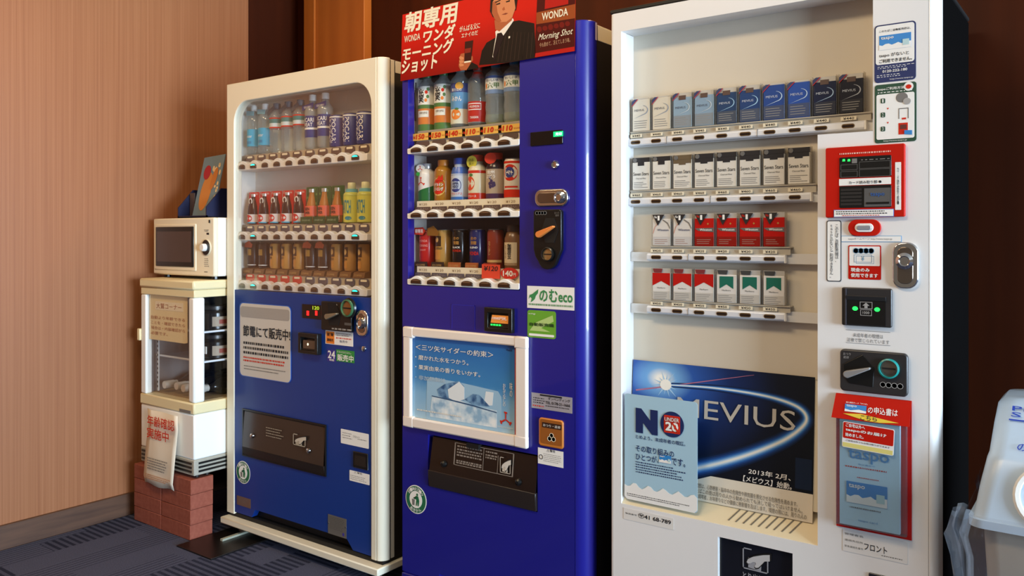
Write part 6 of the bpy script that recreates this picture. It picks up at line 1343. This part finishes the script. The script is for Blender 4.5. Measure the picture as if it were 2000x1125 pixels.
# cash-only sticker
r = F3.rect(1657, 479, 1721, 545); o = sticker(m3, 'cash_sticker', F3, r, redpl, .003); x0, x1, z0, z1 = r; w = x1-x0; h = z1-z0; sticker(o, 'white_field', F3, (x0+.0025, x1-.0025, z0+h*.40, z1-.0025), whiteink, .002, lift=.001); lb2 = M('line_blue', '#7aa0bc', .5)
for i in range(4): MB().lathe([(.0068, 0), (.0068, .0004), (.0056, .0004), (.0056, 0)], x0+w*(.24+.155*i), Y3-.0016, z1-h*.16, 18, axis='y').build('coin_print', lb2, o)
frame(o, 'note_print', F3, (x0+w*.18, x1-w*.27, z0+h*.50, z1-h*.27), .0010, lb2, .0016); frame(o, 'note_print', F3, (x0+w*.24, x1-w*.21, z0+h*.46, z1-h*.31), .0010, lb2, .0013); text(o, '¥', F3, (x0+w*.40, x0+w*.50, z0+h*.54, z1-h*.31), lb2, .01, lift=.002); text(o, '現金のみ', F3, (x0+w*.08, x0+w*.66, z0+h*.22, z0+h*.34), whiteink, .03, lift=.002); text(o, '使用できます', F3, (x0+w*.08, x1-w*.09, z0+h*.06, z0+h*.18), whiteink, .03, lift=.002)
lockplate(m3, F3, F3.rect(1744, 473, 1795, 563))
# bill unit
r = F3.rect(1646, 560.5, 1743.5, 634); x0, x1, z0, z1 = r
u = MB().py(rr(x0, x1, z0, z1, .004), Y3-.010, Y3).build('bill_unit', M('unit_grey', '#2f2c2c', .35), m3, bevel=.002); Fu = Face(Y3-.010); w = x1-x0; h = z1-z0
MB().box(x0+w*.11, x1-w*.12, Fu.Y-.0012, Fu.Y-.0002, z0+h*.04, z1-h*.30).build('bill_face', M('bill_black', '#161414', .2), u); MB().px([(Fu.Y-.008, z1-h*.22), (Fu.Y, z1-h*.20), (Fu.Y, z1-h*.34), (Fu.Y-.003, z1-h*.32)], x0+w*.10, x1-w*.11).build('bill_lip', M('unit_grey', '#2f2c2c'), u); MB().box(x0+w*.08, x0+w*.105, Fu.Y-.004, Fu.Y, z0+h*.02, z1-h*.02).build('bill_rail', M('rail_grey', '#55525a', .25, .4), u)
Fu2 = Face(Fu.Y-.0012); ic = M('unit_ink', '#a09c98')
for s_ in (-1, 1): MB().py(ell((x0+x1)/2+s_*w*.22, z0+h*.455, w*.055, h*.055, 16), Fu2.Y-.0012, Fu2.Y-.0003).build('green_lamp', greenled, u)
frame(u, 'note_icon', Fu2, ((x0+x1)/2-w*.125, (x0+x1)/2+w*.125, z0+h*.46, z0+h*.64), .0012, ic); frame(u, 'note_icon', Fu2, ((x0+x1)/2-w*.115, (x0+x1)/2+w*.115, z0+h*.28, z0+h*.44), .0012, ic); text(u, '1000', Fu2, ((x0+x1)/2-w*.07, (x0+x1)/2+w*.07, z0+h*.325, z0+h*.395), ic, .02, lift=.001)
cx_ = (x0+x1)/2; poly(u, 'arrow_icon', Fu2, [(cx_-w*.03, z0+h*.475), (cx_+w*.03, z0+h*.475), (cx_+w*.03, z0+h*.54), (cx_+w*.07, z0+h*.54), (cx_, z0+h*.62), (cx_-w*.07, z0+h*.54), (cx_-w*.03, z0+h*.54)], ic, lift=.001)
# printed notice
for py_ in (643.5, 668.5): MB().box(F3.x(1652), F3.x(1739), Y3-.0008, Y3-.0002, F3.z(1652, py_+.6), F3.z(1652, py_)).build('print_rule', greyink, m3)
text(m3, '未成年者の喫煙は', F3, F3.rect(1666, 650, 1725, 658), greyink, lift=.0006); text(m3, '法律で禁じられています', F3, F3.rect(1654, 659, 1737, 667), greyink, lift=.0006)
# coin unit
r = F3.rect(1643, 680, 1775, 761); x0, x1, z0, z1 = r; w = x1-x0; h = z1-z0
cu_ = MB().py(rr(x0, x1, z0, z1, .010), Y3-.012, Y3).build('coin_unit', M('unit_grey', '#2f2c2c'), m3, bevel=.003); Fc_ = Face(Y3-.012)
MB().py([(x0+w*.06, z0+h*.36), (x0+w*.15, z0+h*.20), (x0+w*.50, z0+h*.16), (x0+w*.52, z0+h*.62), (x0+w*.35, z1-h*.10), (x0+w*.06, z1-h*.36)], Fc_.Y-.0015, Fc_.Y).build('lever_well', black, cu_, bevel=.001)
lever(cu_, Fc_, x0+w*.13, z0+h*.42, .054, radians(20), M('lever_grey', '#8a8684', .35), Fc_.Y-.0015, .0085); slot_disc(cu_, Fc_, x0+w*.735, z0+h*.63, .0225, M('slot_teal', '#1f8a86', .3, emit='#0a6a66', es=.25), Fc_.Y-.001, M('slot_steel', '#8a8278', .2, .8))
for i in range(4): MB().lathe([(.0064, 0), (.0064, .0006), (.0052, .0006), (.0052, 0)], x0+w*(.645+.083*i), Fc_.Y, z0+h*.24, 16, axis='y').build('coin_mark', ic, cu_)
text(cu_, 'おつり', Fc_, (x0+w*.055, x0+w*.17, z1-h*.14, z1-h*.08), ic); text(cu_, '返却', Fc_, (x0+w*.055, x0+w*.14, z1-h*.22, z1-h*.16), ic)
# --- red leaflet pocket
hr = M('holder_red', '#c0201c', .4); r = F3.rect(1634, 767, 1781, 1026); x0, x1, z0, z1 = r; w = x1-x0; h = z1-z0
lp = thing('leaflet_pocket', 'red-backed clear leaflet pocket holding pale blue leaflets on the white machine', 'leaflet holder', (x0, Y3, z0))
YP = Y3-.0006
MB().box(x0, x1, YP-.002, YP, z0, z1).build('back_plate', hr, lp); Fp = Face(YP-.002)
bx_ = (x0+.004, x1-.008, z0+.010, z1-h*.17)
pm_ = MB(); pm_.box(bx_[0], bx_[1], YP-.0195, YP-.018, bx_[2], bx_[3]); pm_.box(bx_[0], bx_[0]+.0012, YP-.018, YP-.0025, bx_[2], bx_[3]); pm_.box(bx_[1]-.0012, bx_[1], YP-.018, YP-.0025, bx_[2], bx_[3]); pm_.box(bx_[0], bx_[1], YP-.018, YP-.0025, bx_[2], bx_[2]+.0012)
pm_.build('clear_box', clear('pocket_clear', '#eef2f4',   .05, .08, .03, '#dfe8ee'), lp)
lf = thing('leaflet_stack', 'pale blue leaflets with blue card picture inside the red-backed pocket', 'leaflet', (bx_[0], YP-.01, bx_[2]+.0015))
lm = M('leaflet_pale', '#c4e0ee', .5); lx0_, lx1_, lz0_, lz1_ = bx_[0]+.007, bx_[1]-.014, bx_[2]+.002, bx_[3]-.004
MB().box(lx0_, lx1_, YP-.015, YP-.004, lz0_, lz1_).build('leaflets', lm, lf); FL = Face(YP-.015); tb = M('taspo_blue', '#4a90c8', .5)
q = lz1_-lz0_; v = lx1_-lx0_
text(lf, 'taspo', FL, FL.rect(1657, 876, 1737, 900), tb, .012); fine(lf, FL, (lx0_+v*.1, lx0_+v*.8, lz0_+q*.545, lz0_+q*.575), 1, redink, seed=95, fill=.4, dash=.004); text(lf, '申込書在中', FL, (lx0_+v*.32, lx0_+v*.6, lz0_+q*.585, lz0_+q*.60), tb); fine(lf, FL, (lx0_+v*.3, lx0_+v*.66, lz0_+q*.46, lz0_+q*.475), 1, redink, seed=96, fill=.6, dash=.003)
taspo_card(lf, FL, (lx0_+v*.12, lx0_+v*.80, lz0_+q*.22, lz0_+q*.42)); fine(lf, FL, (lx0_+v*.18, lx0_+v*.7, lz0_+q*.165, lz0_+q*.19), 1, greyink, seed=97, fill=.5, dash=.003); text(lf, 'taspo card', FL, (lx0_+v*.32, lx0_+v*.64, lz0_+q*.05, lz0_+q*.075), tb)
# flap with lettering
fz0, fz1 = z1-h*.175, z1
fl_ = MB().add([(x0-.006, YP-.022, fz0), (x1-.001, YP-.022, fz0), (x1, YP-.005, fz1), (x0, YP-.005, fz1)], [(0, 1, 2, 3)]).build('top_flap', redpl, lp); so = fl_.modifiers.new('thick', 'SOLIDIFY'); so.thickness = .0012
Ff = Face(YP-.0225)
def ftext(s_, u0, u1, v0, v1, mat, bold=.011, lift=.0006):
    bold = min(bold, .011)
    vs, fs, a, b, c, d = tgeo(s_, bold); m = MB()
    m.add([(x0+w*(u0+(u1-u0)*(x-a)/(b-a)), 0, fz0+(fz1-fz0)*(v0+(v1-v0)*(y-c)/(d-c))) for x, y in vs], fs); m.v = [(p[0], YP-.022+.017*(p[2]-fz0)/(fz1-fz0)-lift-.001, p[2]) for p in m.v]; return m.build('lettering', mat, fl_, flat=True)
def fpoly(name, pts, mat, lift):
    m = MB(); V = [(x0+w*u, fz0+(fz1-fz0)*q_) for u, q_ in pts]; m.add([(a, YP-.022+.017*(b-fz0)/(fz1-fz0)-lift-.001, b) for a, b in V], [tuple(range(len(V)))]); return m.build(name, mat, fl_, flat=True)
fpoly('yellow_arrow', [(.12, .22), (.36, .28), (.86, .10), (.62, .02), (.42, .04)], M('arrow_yellow', '#e8c83a', .5), .0003); ftext('の申込書は', .45, .84, .34, .62, whiteink, .03); ftext('こちら', .36, .58, .05, .25, ink, .02, .0009); ftext('成人識別カード「タスポ」', .15, .44, .66, .72, whiteink, .01)
fpoly('card_print', [(.14, .32), (.43, .32), (.43, .62), (.14, .62)], M('card_blue', '#2f86cc'), .0004); fpoly('cloud_print', [(.14, .32), (.43, .32), (.43, .40), (.33, .44), (.22, .38), (.14, .42)], whiteink, .0006); ftext('taspo', .16, .30, .50, .60, whiteink, .02, .0006)
# slanted red label stuck on the pocket
FS = Face(YP-.0198); sr = FS.rect(1645.5, 824, 1746.5, 874)
sl_ = thing('promo_label', 'slightly tilted red label with white lettering on the clear pocket', 'label', ((sr[0]+sr[1])/2, YP-.0198, (sr[2]+sr[3])/2), rot=(0, radians(2.5), 0))
LW, LH = (sr[1]-sr[0])/2, (sr[3]-sr[2])/2
MB().py(rr(-LW, LW, -LH, LH, .004), -.0012, -.0002).build('label_sheet', M('label_redwhite', '#ece6e2', .5), sl_, local=True); MB().py(rr(-LW+.0015, LW-.0015, -LH*.28, LH-.0015, .003), -.0016, -.0012).build('red_field', redpl, sl_, local=True); MB().py([(-LW+.002, -LH+.0015), (LW-.002, -LH+.0015), (LW-.002, -LH*.62), (-LW+.002, -LH*.62)], -.0016, -.0012).build('yellow_strip', M('strip_yellow', '#e0d27a', .5), sl_, local=True)
LF = Face(-.0016)
for s_, u, va, vb in (('ご自宅以外へ', .42, .62, .90), ('taspoのお届け', .88, .26, .54), ('始めました。', .40, -.12, .16)): text(sl_, s_, LF, (-LW*.88, -LW*.88+LW*1.8*u, LH*va, LH*vb), whiteink, .03, lift=.0005, local=True)
text(sl_, 'ご自宅以外でもお受け取りができます', LF, (-LW*.85, LW*.85, -LH*.50, -LH*.36), ink, .01, lift=.0005, local=True)
# manager label and lower coin slot
r = F3.rect(1646, 1034, 1773, 1075); o = sticker(m3, 'manager_label', F3, r, M('label_white2', '#e6e2dd', .5), .003); text(o, 'フロント', F3, F3.rect(1688, 1060, 1733, 1073, ref=1688), ink, .01)
for i, s_ in enumerate(('管理者名', '連絡先住所', '緊急連絡先番号')): text(o, s_, F3, F3.rect(1650, 1039+i*12, 1686, 1043+i*12), greyink)
fine(o, F3, (r[1]-.055, r[1]-.010, r[2]+.006, r[2]+.010), 1, greyink, seed=98, dash=.004)
r = F3.rect(1697, 1117, 1790, 1190); MB().py(rr(*r, .004), Y3-.004, Y3).build('coin_return', M('return_navy', '#22242e', .25), m3, bevel=.002)

# ------------------------------------------------------------------ rubbish bin on the right
bn = thing('rubbish_bin', 'white plastic rubbish bin with domed lid and blue lettering, beside the white machine', 'rubbish bin', (-.02, 2.13, 0))
lidm = M('lid_daylight_tint', '#c0d4e8', .3); CX2 = -.02  # white plastic; the blue of the daylight is put into its colour
sec = [(.600, .240, 1.945, 2.33, .03), (.617, .240, 1.945, 2.33, .03), (.617, .232, 1.953, 2.325, .03), (.68, .222, 1.968, 2.32, .032), (.735, .211, 1.984, 2.315, .034), (.745, .208, 1.994, 2.313, .034), (.795, .206, 2.055, 2.305, .036), (.832, .203, 2.10, 2.295, .036), (.845, .192, 2.125, 2.275, .034), (.849, .13, 2.15, 2.25, .03)]
m = MB(); n_ = 0
for z, hw, ya, yb, rd_ in sec:
    pts = rr(CX2-hw, CX2+hw, ya, yb, rd_, 5); n_ = len(pts); m.v += [(x, y, z) for x, y in pts]
for j in range(len(sec)-1):
    for i in range(n_): a = j*n_+i; b = j*n_+(i+1) % n_; m.f.append((a, b, b+n_, a+n_))
m.f.append(tuple((len(sec)-1)*n_+i for i in range(n_)))
lid = m.build('lid', lidm, bn, smooth=True)
# round throw-in opening on the lid front
hm = MB().lathe([(.062, -.004), (.066, .004), (.061, .010), (.054, .009), (.052, .0)], 0, 0, 0, 32, axis='y').build('opening_rim', whitep, lid, smooth=True, local=True)
hf = MB().lathe([(.053, .002), (.030, .0045), (0, .005)], 0, 0, 0, 32, axis='y').build('opening_flap', M('opening_flap', '#cfe0f2', .35), lid, smooth=True, local=True)
for o_ in (hm, hf): o_.location = Vector((CX2-.094, 1.9675, .676))-wloc(lid); o_.rotation_euler = (radians(-14.5), 0, 0)
# blue lettering on the sloping top
def slope_text(s_, xa, xb, t0, t1, bold=.011, mat=None):
    bold = min(bold, .011)
    vs, fs, a, b, c, d = tgeo(s_, bold); P0, P1 = Vector((0, 1.996, .747)), Vector((0, 2.099, .8315)); nrm = Vector((0, -.66, .75))*.0035; mm = MB(); vv = []
    for x, y in vs:
        q_ = P0.lerp(P1, t0+(t1-t0)*(y-c)/(d-c))+nrm; vv.append((xa+(xb-xa)*(x-a)/(b-a), q_.y, q_.z))
    return mm.add(vv, fs).build('lettering', mat or M('bin_blue', '#1f3fae', .5), lid, flat=True)
slope_text('PET', -.192, -.128, .90, 1.0, .03); slope_text('S', -.193, -.174, .77, .87, .03); slope_text('ー', -.196, .02, .69, .72, .0); slope_text('の', -.176, -.158, .10, .24, .03)
# tapered bin body inside a clear sack
m = MB(); secs = [(.02, .18, 2.00, 2.27), (.10, .19, 1.99, 2.28), (.598, .215, 1.965, 2.31)]
for z, hw, ya, yb in secs: pts = rr(CX2-hw, CX2+hw, ya, yb, .03, 4); n_ = len(pts); m.v += [(x, y, z) for x, y in pts]
for j in range(2):
    for i in range(n_): a = j*n_+i; b = j*n_+(i+1) % n_; m.f.append((a, b, b+n_, a+n_))
m.f += [tuple(range(n_)), tuple(2*n_+i for i in range(n_))]; m.build('bin_body', M('bin_beige', '#b5a898', .5), bn, smooth=True); MB().box(CX2-.17, CX2+.17, 2.01, 2.26, .001, .02).build('bin_foot', blackm, bn)
sack = clear('sack_clear', '#f6f8fa', .05, .12, .06, '#c8d0dc')
m = MB(); rings = []; rd = random.Random(12); NS = 72
for j in range(15):
    z = .635-.045*j; grow = .022+.012*sin(j*.9)+(.02 if j < 2 else 0)+.003*j
    pts = rr(CX2-.222, CX2+.222, 1.955, 2.32, .03, 17)[:NS]
    for i, (x, y) in enumerate(pts):
        ph = i*.55; d = grow+.012*sin(ph+j*.35)+.007*sin(ph*2.7+j*1.1)+.006*rd.random(); v_ = Vector((x-CX2, y-2.137)); v_ = v_*(1+d/v_.length)
        m.v.append((CX2+v_.x, 2.137+v_.y, max(z+.008*sin(ph*1.7)-(.03 if (j == 0 and i > 30 and i < 50) else 0), .003)))
    n_ = len(pts)
for j in range(14):
    for i in range(n_): a = j*n_+i; b = j*n_+(i+1) % n_; m.f.append((a, b, b+n_, a+n_))
sk = m.build('clear_sack', sack, bn, smooth=True)
